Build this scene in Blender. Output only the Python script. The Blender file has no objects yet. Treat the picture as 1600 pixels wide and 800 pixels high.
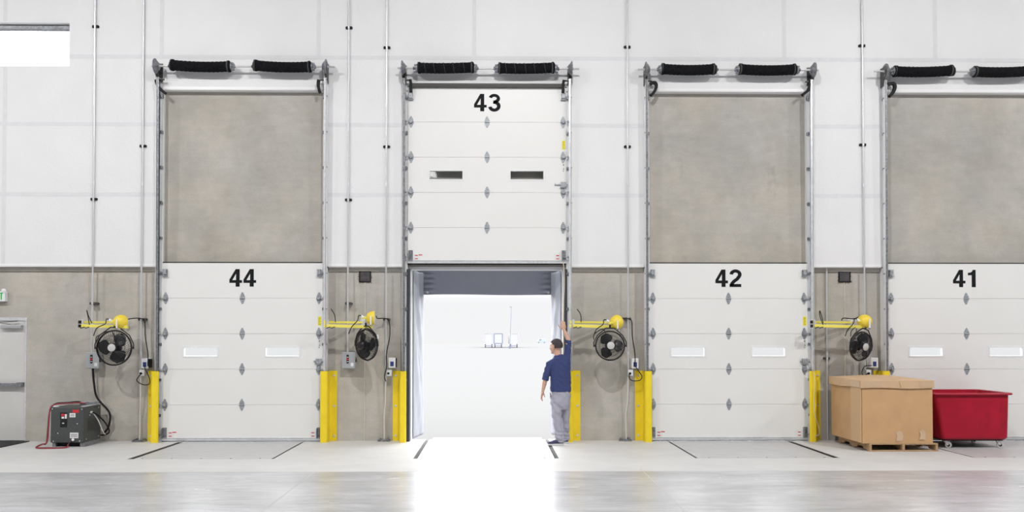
import bpy, bmesh, math, random
from mathutils import Vector, Matrix, noise
random.seed(7)
R = math.radians
SC = bpy.context.scene
COL = SC.collection
PI = math.pi

# ------------------------------------------------------------------ camera
F = 1266.0; TH = R(0.7); PH = R(1.1); CX = 785.5; CY = 502.7
CAM = Vector((0, -14, 1.78))
FW = Vector((math.sin(TH)*math.cos(PH), math.cos(TH)*math.cos(PH), math.sin(PH)))
RT = Vector((math.cos(TH), -math.sin(TH), 0))
UP = RT.cross(FW)
def W(px, py, y=0.0):
    """where the line of sight through a photo pixel meets the plane y (used to measure the place)"""
    r = FW*F + RT*(px-CX) + UP*(CY-py)
    t = (y-CAM.y)/r.y
    return CAM + r*t
def WX(px, y=0.0, py=560): return W(px, py, y).x
def WZ(py, y=0.0, px=770): return W(px, py, y).z
cd = bpy.data.cameras.new('camera'); cam = bpy.data.objects.new('camera', cd); COL.objects.link(cam)
cd.sensor_fit = 'HORIZONTAL'; cd.sensor_width = 36; cd.lens = F/1600*36
cd.shift_x = (800-CX)/1600; cd.shift_y = (CY-400)/1600; cd.clip_end = 2000
m = Matrix((RT, UP, -FW)).transposed().to_4x4(); m.translation = CAM
cam.matrix_world = m
SC.camera = cam

# ------------------------------------------------------------------ materials
def lin(c):
    return tuple(((v/255)/12.92 if v/255 <= .04045 else ((v/255+.055)/1.055)**2.4) for v in c)
def mat(name, color, rough=.6, metal=0., var=0., scale=4., bump=0., bscale=60., spec=.5, coat=0., coat_rough=.1, stretch=(1,1,1), color2=None, detail=6):
    m = bpy.data.materials.new(name); m.use_nodes = True
    nt = m.node_tree; b = nt.nodes['Principled BSDF']
    b.inputs['Base Color'].default_value = (*color, 1)
    b.inputs['Roughness'].default_value = rough; b.inputs['Metallic'].default_value = metal
    b.inputs['Specular IOR Level'].default_value = spec
    b.inputs['Coat Weight'].default_value = coat; b.inputs['Coat Roughness'].default_value = coat_rough
    tc = nt.nodes.new('ShaderNodeNewGeometry'); mp = nt.nodes.new('ShaderNodeMapping')
    mp.inputs['Scale'].default_value = stretch
    nt.links.new(tc.outputs['Position'], mp.inputs['Vector'])
    if var or color2:
        n = nt.nodes.new('ShaderNodeTexNoise'); n.inputs['Scale'].default_value = scale; n.inputs['Detail'].default_value = detail
        nt.links.new(mp.outputs['Vector'], n.inputs['Vector'])
        r = nt.nodes.new('ShaderNodeValToRGB'); r.color_ramp.elements[0].position = .3; r.color_ramp.elements[1].position = .7
        c2 = color2 or tuple(min(1, c*(1+var)) for c in color)
        c1 = color if color2 else tuple(c*(1-var) for c in color)
        r.color_ramp.elements[0].color = (*c1, 1); r.color_ramp.elements[1].color = (*c2, 1)
        nt.links.new(n.outputs['Fac'], r.inputs['Fac']); nt.links.new(r.outputs['Color'], b.inputs['Base Color'])
    if bump:
        n = nt.nodes.new('ShaderNodeTexNoise'); n.inputs['Scale'].default_value = bscale; n.inputs['Detail'].default_value = 4
        nt.links.new(mp.outputs['Vector'], n.inputs['Vector'])
        bp = nt.nodes.new('ShaderNodeBump'); bp.inputs['Strength'].default_value = bump; bp.inputs['Distance'].default_value = .01
        nt.links.new(n.outputs['Fac'], bp.inputs['Height']); nt.links.new(bp.outputs['Normal'], b.inputs['Normal'])
    return m

def concrete_mat(name, c, amp=.12, grain=.1):
    m = mat(name, c, .8); nt = m.node_tree; b = nt.nodes['Principled BSDF']; N = nt.nodes; L = nt.links
    g = N.new('ShaderNodeNewGeometry')
    def noise_(scale, det, st=(1,1,1), rough=.6):
        mp = N.new('ShaderNodeMapping'); mp.inputs['Scale'].default_value = st; L.new(g.outputs['Position'], mp.inputs['Vector'])
        n = N.new('ShaderNodeTexNoise'); n.inputs['Scale'].default_value = scale; n.inputs['Detail'].default_value = det; n.inputs['Roughness'].default_value = rough
        L.new(mp.outputs['Vector'], n.inputs['Vector']); return n.outputs['Fac']
    def rng(x, a, b_, c_, d):
        r = N.new('ShaderNodeMapRange'); L.new(x, r.inputs[0])
        for i, v in enumerate((a, b_, c_, d)): r.inputs[i+1].default_value = v
        return r.outputs[0]
    def mul(x, y):
        q = N.new('ShaderNodeMath'); q.operation = 'MULTIPLY'; L.new(x, q.inputs[0]); L.new(y, q.inputs[1]); return q.outputs[0]
    f = mul(rng(noise_(.9, 6), .3, .7, 1-amp, 1+amp), rng(noise_(6, 5), .3, .7, 1-amp*.35, 1+amp*.35))
    f = mul(f, rng(noise_(95, 2), .3, .7, 1-grain, 1+grain))
    f = mul(f, rng(noise_(2.5, 4, (1, 1, 4)), .35, .7, 1-amp*.3, 1+amp*.3))
    f = mul(f, rng(noise_(1.7, 7, (1, 1, .7), .7), .60, .74, 1, .80))
    v = N.new('ShaderNodeVectorMath'); v.operation = 'SCALE'; v.inputs[0].default_value = c; L.new(f, v.inputs['Scale'])
    # cooler / warmer drift
    mx = N.new('ShaderNodeMix'); mx.data_type = 'RGBA'; mx.blend_type = 'MULTIPLY'; mx.inputs[0].default_value = 1
    r = N.new('ShaderNodeValToRGB'); r.color_ramp.elements[0].color = (1, .98, .94, 1); r.color_ramp.elements[1].color = (.98, 1, 1.05, 1)
    r.color_ramp.elements[0].position = .35; r.color_ramp.elements[1].position = .65
    L.new(noise_(.5, 3), r.inputs[0]); L.new(v.outputs[0], mx.inputs[6]); L.new(r.outputs[0], mx.inputs[7])
    L.new(mx.outputs[2], b.inputs['Base Color'])
    bp = N.new('ShaderNodeBump'); bp.inputs['Strength'].default_value = .25; bp.inputs['Distance'].default_value = .01
    L.new(noise_(45, 4), bp.inputs['Height']); L.new(bp.outputs['Normal'], b.inputs['Normal'])
    return m

M = {}
M['concrete'] = concrete_mat('concrete', (.445, .42, .38), .15, .17)
M['insul'] = mat('insulation_facing', (.775, .775, .79), .45, var=.02, scale=1.5, bump=.25, bscale=26)
M['tape'] = mat('seam_tape', (.70, .705, .73), .5, var=.03, scale=8)
M['flash'] = mat('white_flashing', (.86, .86, .87), .35)
M['door'] = mat('door_paint', (.80, .80, .79), .38, var=.01, scale=2, bump=.05, bscale=120)
M['galv'] = mat('galvanised_steel', (.70, .72, .75), .38, .35, var=.12, scale=14)
M['conduit'] = mat('conduit_steel', (.66, .67, .69), .3, .35)
M['hinge'] = mat('zinc_hinge', (.36, .38, .41), .5, .4, var=.3, scale=40)
M['galvdark'] = mat('aged_or_shaded_galv_steel', (.26, .27, .29), .45, .6, var=.35, scale=25)
M['iron'] = mat('dark_cast_steel', (.11, .105, .105), .5, .6, var=.4, scale=30)
M['steelbar'] = mat('zinc_bar', (.62, .62, .62), .35, .5)
M['white_metal'] = mat('white_painted_steel', (.80, .81, .82), .35)
M['black'] = mat('black_rubber', (.010, .010, .012), .6, spec=.25)
M['fabricblack'] = mat('black_sleeve_fabric', (.007, .0075, .009), .9, var=.5, scale=30, bump=.6, bscale=40, spec=.15)
M['strap'] = mat('sleeve_seam', (.05, .055, .055), .8)
M['ink'] = mat('black_lettering', (.009, .010, .012), .6, spec=.15)
M['yellow'] = mat('yellow_guard_paint', (.87, .665, .03), .42, spec=.3, var=.05, scale=5, bump=.05)
M['yellow2'] = mat('yellow_arm_paint', (.86, .76, .13), .4)
M['yellow4'] = mat('yellow_lamp_shell', (.86, .66, .06), .35)
M['yellow3'] = mat('yellow_tag', (.85, .76, .05), .5)
M['taglines'] = mat('tag_print', (.25, .22, .03), .6)
M['whiteplastic'] = mat('white_plastic', (.78, .79, .8), .4)
M['blueplate'] = mat('blue_face_label', (.03, .05, .2), .4)
M['greybox'] = mat('grey_enclosure', (.42, .435, .45), .4, .2, var=.03)
M['redplastic'] = mat('red_polyethylene', (.38, .008, .028), .42, spec=.25, var=.12, scale=6, bump=.1, bscale=30)
M['redlabel'] = mat('red_label', (.55, .03, .04), .5)
M['redcable'] = mat('red_cable', (.28, .03, .045), .5)
M['paper'] = mat('paper_label', (.75, .75, .75), .7)
M['charger'] = mat('charger_paint', (.058, .064, .066), .45, var=.12, scale=40)
M['panelblack'] = mat('panel_black', (.01, .01, .012), .3)
M['card'] = mat('cardboard', (.555, .34, .172), .8, var=.05, scale=5, bump=.12, bscale=30)
M['cardlid'] = mat('cardboard_lid', (.60, .41, .25), .8, var=.06, scale=4, bump=.2, bscale=12)
M['cardedge'] = mat('cardboard_edge', (.60, .40, .225), .8)
M['tapeclear'] = mat('packing_tape', (.60, .43, .28), .15, spec=.8, bump=.5, bscale=30)
M['wood'] = mat('pallet_wood', (.36, .22, .115), .8, color2=(.52, .36, .21), scale=3, stretch=(6, 6, 30), bump=.3)
M['rubberwheel'] = mat('grey_wheel', (.5, .5, .5), .5)
M['mat'] = mat('black_floor_mat', (.02, .02, .022), .9, bump=.3)
M['curtain'] = mat('grey_shelter_fabric', (.37, .39, .44), .55, var=.03, bump=.05)
M['headcurtain'] = mat('dark_shelter_fabric', (.33, .35, .42), .55, var=.04, scale=3, bump=.1)
M['rope'] = mat('beige_rope', (.62, .55, .42), .9)
M['plastercaulk'] = mat('pale_caulk', (.58, .54, .46), .9, var=.1, scale=20)
M['rust'] = mat('rusty_patch', (.22, .12, .05), .9, color2=(.40, .33, .25), scale=30)
M['plate'] = mat('dark_embed_plate', (.075, .072, .075), .5, .3, var=.25, scale=18)
M['skin'] = mat('skin', (.60, .36, .27), .5, var=.05, scale=15)
M['shirt'] = mat('navy_heather_knit', (.026, .038, .125), .9, color2=(.05, .07, .2), scale=120, bump=.3, bscale=50)
M['pants'] = mat('light_grey_trousers', (.36, .36, .43), .85, var=.06, scale=10, bump=.2, bscale=30)
M['hair'] = mat('dark_brown_hair', (.05, .037, .04), .6, var=.4, scale=40, stretch=(3, 3, 1), bump=.8, bscale=60)
M['shoe'] = mat('navy_shoe_canvas', (.045, .05, .11), .8)
M['sole'] = mat('pale_shoe_sole', (.7, .7, .7), .6)
M['lens'] = mat('cream_lamp_lens', (.8, .72, .45), .25)
M['signgreen'] = mat('exit_green', (.05, .45, .12), .4)
M['asphalt'] = mat('bleached_yard_concrete', (.112, .112, .112), .9, spec=0)
M['trailer'] = mat('white_trailer_skin', (.235, .24, .25), .6, spec=.1)
M['trailergrey'] = mat('trailer_frame_grey', (.10, .11, .16), .6, spec=.1)
M['teal'] = mat('pale_teal_paint', (.20, .235, .24), .6, spec=.1)
M['ceilingw'] = mat('white_ceiling_deck', (.45, .45, .45), .7)
M['farwall'] = mat('pale_inner_wall', (.40, .40, .40), .7)

def glass_mat():
    m = bpy.data.materials.new('window_glazing'); m.use_nodes = True; nt = m.node_tree; nt.nodes.clear()
    o = nt.nodes.new('ShaderNodeOutputMaterial'); mx = nt.nodes.new('ShaderNodeMixShader'); t = nt.nodes.new('ShaderNodeBsdfTransparent'); g = nt.nodes.new('ShaderNodeBsdfGlossy')
    t.inputs[0].default_value = (.97, .98, .98, 1); g.inputs['Roughness'].default_value = .03
    mx.inputs[0].default_value = .05
    nt.links.new(t.outputs[0], mx.inputs[1]); nt.links.new(g.outputs[0], mx.inputs[2]); nt.links.new(mx.outputs[0], o.inputs[0]); return m
M['glass'] = glass_mat()

def cage_mat():
    return mat('black_wire', (.012, .012, .014), .4)
M['wire'] = cage_mat()
M['blade'] = mat('black_blade', (.008, .008, .01), .35)
M['hub'] = mat('grey_hub_badge', (.55, .55, .54), .4)

def floor_mat():
    m = bpy.data.materials.new('polished_concrete_floor'); m.use_nodes = True; nt = m.node_tree; N = nt.nodes; L = nt.links
    b = N['Principled BSDF']; g = N.new('ShaderNodeNewGeometry'); sp = N.new('ShaderNodeSeparateXYZ'); L.new(g.outputs['Position'], sp.inputs[0])
    def noise_(scale, det, st=(1,1,1), rough=.6, dist=0):
        mp = N.new('ShaderNodeMapping'); mp.inputs['Scale'].default_value = st; L.new(g.outputs['Position'], mp.inputs['Vector'])
        n = N.new('ShaderNodeTexNoise'); n.inputs['Scale'].default_value = scale; n.inputs['Detail'].default_value = det; n.inputs['Roughness'].default_value = rough; n.inputs['Distortion'].default_value = dist
        L.new(mp.outputs['Vector'], n.inputs['Vector']); return n.outputs['Fac']
    def rng(x, a, b_, c_, d):
        r = N.new('ShaderNodeMapRange'); L.new(x, r.inputs[0])
        for i, v in enumerate((a, b_, c_, d)): r.inputs[i+1].default_value = v
        return r.outputs[0]
    def mth(op, x, y):
        q = N.new('ShaderNodeMath'); q.operation = op
        for i, v in enumerate((x, y)):
            if isinstance(v, (int, float)): q.inputs[i].default_value = v
            else: L.new(v, q.inputs[i])
        return q.outputs[0]
    # the slab poured against the wall is a paler concrete than the polished main slab
    edge = mth('ADD', sp.outputs['Y'], mth('MULTIPLY', mth('SUBTRACT', noise_(6, 3), .5), .03))
    apron = rng(edge, FLOOR_JOINT-.02, FLOOR_JOINT+.02, 0, 1)
    mix = N.new('ShaderNodeMix'); mix.data_type = 'RGBA'; L.new(apron, mix.inputs[0])
    mix.inputs[6].default_value = (*POLISHED, 1); mix.inputs[7].default_value = (*APRON, 1)
    f = rng(noise_(1.1, 8, (1, 2.0, 1), .65, .6), .35, .68, .78, 1.14)
    f = mth('MULTIPLY', f, rng(noise_(5, 7, (.6, 2.2, 1), .7, .8), .3, .7, .90, 1.08))
    f = mth('MULTIPLY', f, rng(noise_(60, 3), .3, .7, .96, 1.04))
    # long forklift tyre streaks running along the docks
    st = rng(noise_(2.2, 8, (.3, 4, 1), .75, .5), .52, .72, 1, .66)
    fp = mth('MULTIPLY', f, st)
    ff = N.new('ShaderNodeMix'); ff.data_type = 'FLOAT'; L.new(apron, ff.inputs[0]); L.new(fp, ff.inputs[2])
    fa = mth('MULTIPLY', rng(noise_(1.6, 8, (1, 1.5, 1), .65, .5), .3, .7, .93, 1.05), rng(noise_(60, 3), .3, .7, .97, 1.03)); L.new(fa, ff.inputs[3])
    v = N.new('ShaderNodeVectorMath'); v.operation = 'SCALE'; L.new(mix.outputs[2], v.inputs[0]); L.new(ff.outputs[0], v.inputs['Scale'])
    L.new(v.outputs[0], b.inputs['Base Color'])
    L.new(rng(apron, 0, 1, .42, .6), b.inputs['Roughness'])
    b.inputs['Specular IOR Level'].default_value = .5
    L.new(rng(apron, 0, 1, .7, .08), b.inputs['Coat Weight']); b.inputs['Coat IOR'].default_value = 1.5
    cr = rng(noise_(1.4, 6, (1, 2, 1), .6, .5), .3, .7, .20, .28); L.new(cr, b.inputs['Coat Roughness'])
    bp = N.new('ShaderNodeBump'); bp.inputs['Strength'].default_value = .06; bp.inputs['Distance'].default_value = .01
    L.new(noise_(22, 4, (1, 1, 1)), bp.inputs['Height']); L.new(bp.outputs['Normal'], b.inputs['Normal'])
    b2 = N.new('ShaderNodeBump'); b2.inputs['Strength'].default_value = .12; b2.inputs['Distance'].default_value = .01
    L.new(noise_(30, 3, (.15, 1.6, 1)), b2.inputs['Height']); L.new(b2.outputs['Normal'], b.inputs['Coat Normal'])
    return m
FLOOR_JOINT = W(770, 737, 0).y if False else -(14 - 1.78*F/(737-527.0))
FLOOR_JOINT = -(14 - 1.78*1266/(736-527.0))
POLISHED = (.51, .52, .55); APRON = (.625, .622, .622)
M['floor'] = floor_mat()

def diamond_mat():
    m = mat('diamond_tread_steel', (.55, .55, .56), .45, .1, var=.05, scale=5); nt = m.node_tree; N = nt.nodes; L = nt.links; b = N['Principled BSDF']
    g = N.new('ShaderNodeNewGeometry'); mp = N.new('ShaderNodeMapping'); mp.inputs['Rotation'].default_value = (0, 0, R(45)); mp.inputs['Scale'].default_value = (22, 22, 22)
    L.new(g.outputs['Position'], mp.inputs['Vector']); c = N.new('ShaderNodeTexChecker'); c.inputs['Scale'].default_value = 1; L.new(mp.outputs[0], c.inputs['Vector'])
    bp = N.new('ShaderNodeBump'); bp.inputs['Strength'].default_value = .5; bp.inputs['Distance'].default_value = .004
    L.new(c.outputs['Fac'], bp.inputs['Height']); L.new(bp.outputs[0], b.inputs['Normal']); return m
M['tread'] = diamond_mat()

# ------------------------------------------------------------------ mesh building
def world_loc(o):
    v = Vector((0, 0, 0))
    while o is not None: v += o.location; o = o.parent
    return v
class MB:
    def __init__(s, mx=None): s.v = []; s.f = []; s.mx = mx
    def add(s, vs, fs):
        b = len(s.v)
        s.v += [(s.mx @ Vector(v)) if s.mx is not None else Vector(v) for v in vs]
        s.f += [tuple(b+i for i in f) for f in fs]; return s
    def box(s, x0, x1, y0, y1, z0, z1):
        x0, x1 = sorted((x0, x1)); y0, y1 = sorted((y0, y1)); z0, z1 = sorted((z0, z1))
        return s.add([(x0,y0,z0),(x1,y0,z0),(x1,y1,z0),(x0,y1,z0),(x0,y0,z1),(x1,y0,z1),(x1,y1,z1),(x0,y1,z1)],
                     [(0,3,2,1),(4,5,6,7),(0,1,5,4),(1,2,6,5),(2,3,7,6),(3,0,4,7)])
    def bar(s, p0, p1, w, h, up=(0,0,1)):
        p0, p1 = Vector(p0), Vector(p1); d = (p1-p0).normalized(); u = Vector(up)
        a = d.cross(u).normalized()*w/2; b = a.cross(d).normalized()*h/2
        vs = [p+sa*a+sb*b for p in (p0, p1) for sa, sb in ((-1,-1),(1,-1),(1,1),(-1,1))]
        return s.add(vs, [(3,2,1,0),(4,5,6,7),(0,1,5,4),(1,2,6,5),(2,3,7,6),(3,0,4,7)])
    def tube(s, pts, r, n=8, closed=False):
        pts = [Vector(p) for p in pts]; k = len(pts)
        rr = r if isinstance(r, (list, tuple)) else [r]*k
        def tang(i):
            if closed: return (pts[(i+1) % k]-pts[i-1]).normalized()
            return (pts[min(i+1, k-1)]-pts[max(i-1, 0)]).normalized()
        t = tang(0); a = t.orthogonal().normalized(); vs = []
        for i in range(k):
            t2 = tang(i); a = (a - t2*a.dot(t2)); a = a.normalized() if a.length > 1e-6 else t2.orthogonal().normalized(); b = t2.cross(a)
            for j in range(n):
                q = 2*PI*j/n; vs.append(pts[i]+(a*math.cos(q)+b*math.sin(q))*rr[i])
        fs = []
        for i in range(k if closed else k-1):
            i2 = (i+1) % k
            for j in range(n): fs.append((i*n+j, i*n+(j+1) % n, i2*n+(j+1) % n, i2*n+j))
        if not closed: fs += [tuple(range(n))[::-1], tuple((k-1)*n+j for j in range(n))]
        return s.add(vs, fs)
    def cyl(s, p0, p1, r, n=20, r1=None): return s.tube([p0, p1], [r, r if r1 is None else r1], n)
    def lathe(s, prof, o, axis, n=32):
        """profile of (distance along axis, radius)"""
        o = Vector(o); ax = Vector(axis).normalized(); a = ax.orthogonal().normalized(); b = ax.cross(a); vs = []
        for h, r in prof:
            for j in range(n):
                q = 2*PI*j/n; vs.append(o+ax*h+(a*math.cos(q)+b*math.sin(q))*max(r, 1e-4))
        fs = [(i*n+j, i*n+(j+1) % n, (i+1)*n+(j+1) % n, (i+1)*n+j) for i in range(len(prof)-1) for j in range(n)]
        fs += [tuple(range(n))[::-1], tuple((len(prof)-1)*n+j for j in range(n))]
        return s.add(vs, fs)
    def ell(s, c, rad, rot=None, nu=24, nv=16, warp=None):
        c = Vector(c); vs = []; fs = []
        for i in range(nv+1):
            ph = PI*i/nv
            for j in range(nu):
                th = 2*PI*j/nu; d = Vector((math.sin(ph)*math.cos(th), math.sin(ph)*math.sin(th), math.cos(ph)))
                k = warp(d) if warp else 1.
                p = Vector((d.x*rad[0], d.y*rad[1], d.z*rad[2]))*k
                if rot is not None: p = rot @ p
                vs.append(c+p)
        for i in range(nv):
            for j in range(nu): fs.append((i*nu+j, (i+1)*nu+j, (i+1)*nu+(j+1) % nu, i*nu+(j+1) % nu))
        return s.add(vs, fs)
    def loft(s, secs, n=24):
        """secs: (centre, rx, ry[, twist]) horizontal-ish elliptical sections following the path's direction; ry is measured toward +y"""
        k = len(secs); cs = [Vector(q[0]) for q in secs]; vs = []
        for i in range(k):
            t = (cs[min(i+1, k-1)]-cs[max(i-1, 0)]).normalized()
            yy = Vector((0, 1, 0)); xa = yy.cross(t)
            if xa.length < .2: xa = Vector((1, 0, 0))
            xa.normalize(); ya = t.cross(xa)
            tw = secs[i][3] if len(secs[i]) > 3 else 0
            xa2 = xa*math.cos(tw)+ya*math.sin(tw); ya2 = -xa*math.sin(tw)+ya*math.cos(tw)
            for j in range(n):
                q = 2*PI*j/n; vs.append(cs[i]+xa2*secs[i][1]*math.cos(q)+ya2*secs[i][2]*math.sin(q))
        fs = [(i*n+j, i*n+(j+1) % n, (i+1)*n+(j+1) % n, (i+1)*n+j) for i in range(k-1) for j in range(n)]
        fs += [tuple(range(n))[::-1], tuple((k-1)*n+j for j in range(n))]
        return s.add(vs, fs)
    def prism(s, poly, a, b, plane='xz'):
        """poly in x,z (or x,y / y,z) pushed between a and b on the third axis"""
        n = len(poly)
        def P(p, t): return {'xz': (p[0], t, p[1]), 'xy': (p[0], p[1], t), 'yz': (t, p[0], p[1])}[plane]
        vs = [P(p, a) for p in poly]+[P(p, b) for p in poly]
        fs = [tuple(range(n)), tuple(range(n, 2*n))[::-1]]+[(i, (i+1) % n, n+(i+1) % n, n+i)[::-1] for i in range(n)]
        return s.add(vs, fs)
    def grid(s, fn, nu, nv, thick=0):
        P = [[Vector(fn(i/nu, j/nv)) for i in range(nu+1)] for j in range(nv+1)]
        vs = [p for r in P for p in r]; w = nu+1
        fs = [(j*w+i, j*w+i+1, (j+1)*w+i+1, (j+1)*w+i) for j in range(nv) for i in range(nu)]
        return s.add(vs, fs)
    def cells(s, xs, zs, solid, y0, y1, plane='xz'):
        """box grid with holes, outer faces only"""
        nx, nz = len(xs)-1, len(zs)-1
        S = [[solid((xs[i]+xs[i+1])/2, (zs[j]+zs[j+1])/2) for j in range(nz)] for i in range(nx)]
        def P(x, z, y): return (x, y, z) if plane == 'xz' else (x, z, y)
        g = lambda i, j: 0 <= i < nx and 0 <= j < nz and S[i][j]
        for i in range(nx):
            for j in range(nz):
                if not S[i][j]: continue
                a, b, c, d = xs[i], xs[i+1], zs[j], zs[j+1]
                s.add([P(a,c,y0), P(b,c,y0), P(b,d,y0), P(a,d,y0)], [(0,1,2,3)]); s.add([P(a,c,y1), P(b,c,y1), P(b,d,y1), P(a,d,y1)], [(3,2,1,0)])
                if not g(i-1, j): s.add([P(a,c,y0), P(a,d,y0), P(a,d,y1), P(a,c,y1)], [(0,1,2,3)])
                if not g(i+1, j): s.add([P(b,c,y0), P(b,d,y0), P(b,d,y1), P(b,c,y1)], [(3,2,1,0)])
                if not g(i, j-1): s.add([P(a,c,y0), P(b,c,y0), P(b,c,y1), P(a,c,y1)], [(3,2,1,0)])
                if not g(i, j+1): s.add([P(a,d,y0), P(b,d,y0), P(b,d,y1), P(a,d,y1)], [(0,1,2,3)])
        return s
    def holes(s, x0, x1, z0, z1, hs, y0, y1, plane='xz'):
        xs = sorted({x0, x1, *[h[0] for h in hs], *[h[1] for h in hs]}); zs = sorted({z0, z1, *[h[2] for h in hs], *[h[3] for h in hs]})
        xs = [x for x in xs if x0 <= x <= x1]; zs = [z for z in zs if z0 <= z <= z1]
        return s.cells(xs, zs, lambda x, z: not any(h[0] < x < h[1] and h[2] < z < h[3] for h in hs), y0, y1, plane)
    def build(s, name, m, parent=None, smooth=False, bevel=0., seg=2, weld=True, solid=0., remesh=0., sm_it=0, wrinkle=None, autosmooth=True):
        vs = s.v
        if parent is not None: off = world_loc(parent)
        else:
            lo = [min(v[i] for v in vs) for i in range(3)]; hi = [max(v[i] for v in vs) for i in range(3)]
            off = Vector(((lo[0]+hi[0])/2, (lo[1]+hi[1])/2, lo[2]))
        me = bpy.data.meshes.new(name); me.from_pydata([v-off for v in vs], [], s.f)
        bm = bmesh.new(); bm.from_mesh(me)
        if weld: bmesh.ops.remove_doubles(bm, verts=bm.verts, dist=1e-5)
        bmesh.ops.recalc_face_normals(bm, faces=bm.faces); bm.to_mesh(me); bm.free()
        o = bpy.data.objects.new(name, me); COL.objects.link(o); o.data.materials.append(m if not isinstance(m, str) else M[m])
        if parent is not None: o.parent = parent
        else: o.location = off
        if remesh:
            k = o.modifiers.new('r', 'REMESH'); k.mode = 'VOXEL'; k.voxel_size = remesh
        if solid:
            k = o.modifiers.new('s', 'SOLIDIFY'); k.thickness = solid; k.offset = 0
        if bevel:
            k = o.modifiers.new('b', 'BEVEL'); k.width = bevel; k.segments = seg; k.limit_method = 'ANGLE'; k.angle_limit = R(40)
        if sm_it:
            k = o.modifiers.new('sm', 'SMOOTH'); k.factor = .5; k.iterations = sm_it
        if o.modifiers:
            dg = bpy.context.evaluated_depsgraph_get(); dg.update()
            nm = bpy.data.meshes.new_from_object(o.evaluated_get(dg)); o.modifiers.clear(); o.data = nm; nm.name = name
        if wrinkle:
            nm = o.data; ns = [v.normal.copy() for v in nm.vertices]
            for v, nn in zip(nm.vertices, ns): v.co += nn*wrinkle(v.co+off, nn)
        if smooth:
            for p in o.data.polygons: p.use_smooth = True
            if autosmooth and not remesh:
                try: o.data.set_sharp_from_angle(angle=R(35))
                except Exception: pass
        return o
def tag(o, label=None, cat=None, group=None, kind=None):
    if label: o['label'] = label
    if cat: o['category'] = cat
    if group: o['group'] = group
    if kind: o['kind'] = kind
    return o
def thing(name, loc, label, cat, group=None, kind=None):
    o = bpy.data.objects.new(name, None); COL.objects.link(o); o.location = loc; o.empty_display_size = .1
    return tag(o, label, cat, group, kind)
def spline(pts, k=8):
    pts = [Vector(p) for p in pts]; out = []
    for i in range(len(pts)-1):
        p0 = pts[max(i-1, 0)]; p1 = pts[i]; p2 = pts[i+1]; p3 = pts[min(i+2, len(pts)-1)]
        for j in range(k):
            t = j/k; out.append(.5*((2*p1)+(-p0+p2)*t+(2*p0-5*p1+4*p2-p3)*t*t+(-p0+3*p1-3*p2+p3)*t**3))
    out.append(pts[-1]); return out

# ------------------------------------------------------------------ lettering (2-D outlines)
def shape_mesh(outlines, x, z, h, y, depth=.001):
    """filled outlines (unit height) -> MB in the x,z plane"""
    cu = bpy.data.curves.new('t', 'CURVE'); cu.dimensions = '2D'; cu.fill_mode = 'BOTH'; cu.extrude = depth
    for ol in outlines:
        sp = cu.splines.new('POLY'); sp.points.add(len(ol)-1); sp.use_cyclic_u = True
        for p, q in zip(sp.points, ol): p.co = (q[0]*h, q[1]*h, 0, 1)
    ob = bpy.data.objects.new('t', cu); COL.objects.link(ob)
    dg = bpy.context.evaluated_depsgraph_get(); dg.update(); me = bpy.data.meshes.new_from_object(ob.evaluated_get(dg))
    mb = MB().add([(v.co.x+x, y+v.co.z, v.co.y+z) for v in me.vertices], [tuple(p.vertices) for p in me.polygons])
    bpy.data.objects.remove(ob); bpy.data.curves.remove(cu); bpy.data.meshes.remove(me); return mb
def stroke(path, w):
    L_, R_ = [], []
    for i, p in enumerate(path):
        a = path[max(i-1, 0)]; b = path[min(i+1, len(path)-1)]
        dx, dy = b[0]-a[0], b[1]-a[1]; l = math.hypot(dx, dy) or 1; nx, ny = -dy/l*w/2, dx/l*w/2
        L_.append((p[0]+nx, p[1]+ny)); R_.append((p[0]-nx, p[1]-ny))
    return L_+R_[::-1]
def arc(cx, cy, rx, ry, a0, a1, n=18):
    return [(cx+rx*math.cos(R(a0+(a1-a0)*i/n)), cy+ry*math.sin(R(a0+(a1-a0)*i/n))) for i in range(n+1)]
DIG = {
 '4': [[(.33,0),(.53,0),(.53,.215),(.65,.215),(.65,.37),(.53,.37),(.53,1),(.33,1),(.02,.40),(.02,.215),(.33,.215)], [(.35,.37),(.165,.37),(.35,.74)]],
 '1': [[(.27,0),(.47,0),(.47,1),(.325,1),(.29,.90),(.20,.84),(.08,.825),(.08,.69),(.27,.69)]],
 '3': [stroke(arc(.335,.735,.205,.185,165,-78,18)+[(.29,.535)], .165), stroke([(.28,.535)]+arc(.335,.295,.225,.225,85,-172,22), .18)],
 '2': [stroke(arc(.335,.715,.215,.205,178,-28,16)+[(.42,.46),(.26,.33),(.16,.20),(.13,.08)], .18), [(.03,0),(.62,0),(.62,.17),(.03,.17)]],
}
def number(txt, cx, z, h, y, parent):
    adv = .80*h; x = cx-adv*len(txt)/2+.03*h; mb = MB()
    for ch in txt:
        for part in ([DIG[ch]] if ch in '41' else [[p] for p in DIG[ch]]):
            q = shape_mesh([[(a*1.14, b) for a, b in ol] for ol in part], x, z, h, y); mb.add(q.v, q.f)
        x += adv
    return mb.build('number', 'ink', parent, weld=False)

# ------------------------------------------------------------------ key dimensions
ZI = W(770, 416.5, -.10).z                     # underside of the insulated upper wall
DW, SH = 2.72, .606                            # door width and section height
DY = -.11                                      # door inner face
CXD = [WX(378.3, DY), WX(761, DY), WX(1138.7, DY), WX(1510.5, DY)]
NUM = ['44', '43', '42', '41']
ZTOP = 5*SH+.012
ZREC = W(770, 142, -.10).z
FZ = 10.6
XL, XR, YB = -17.0, 19.0, -34.0
PDX = WX(41.5, 0)                              # personnel door right jamb
PDZ = WZ(496, 0, 30)
WINX1 = W(108.5, 70, -.1).x; WZ0 = W(60, 103, -.1).z; WZ1 = W(60, 35.5, -.1).z
OPW = 2.64

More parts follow.
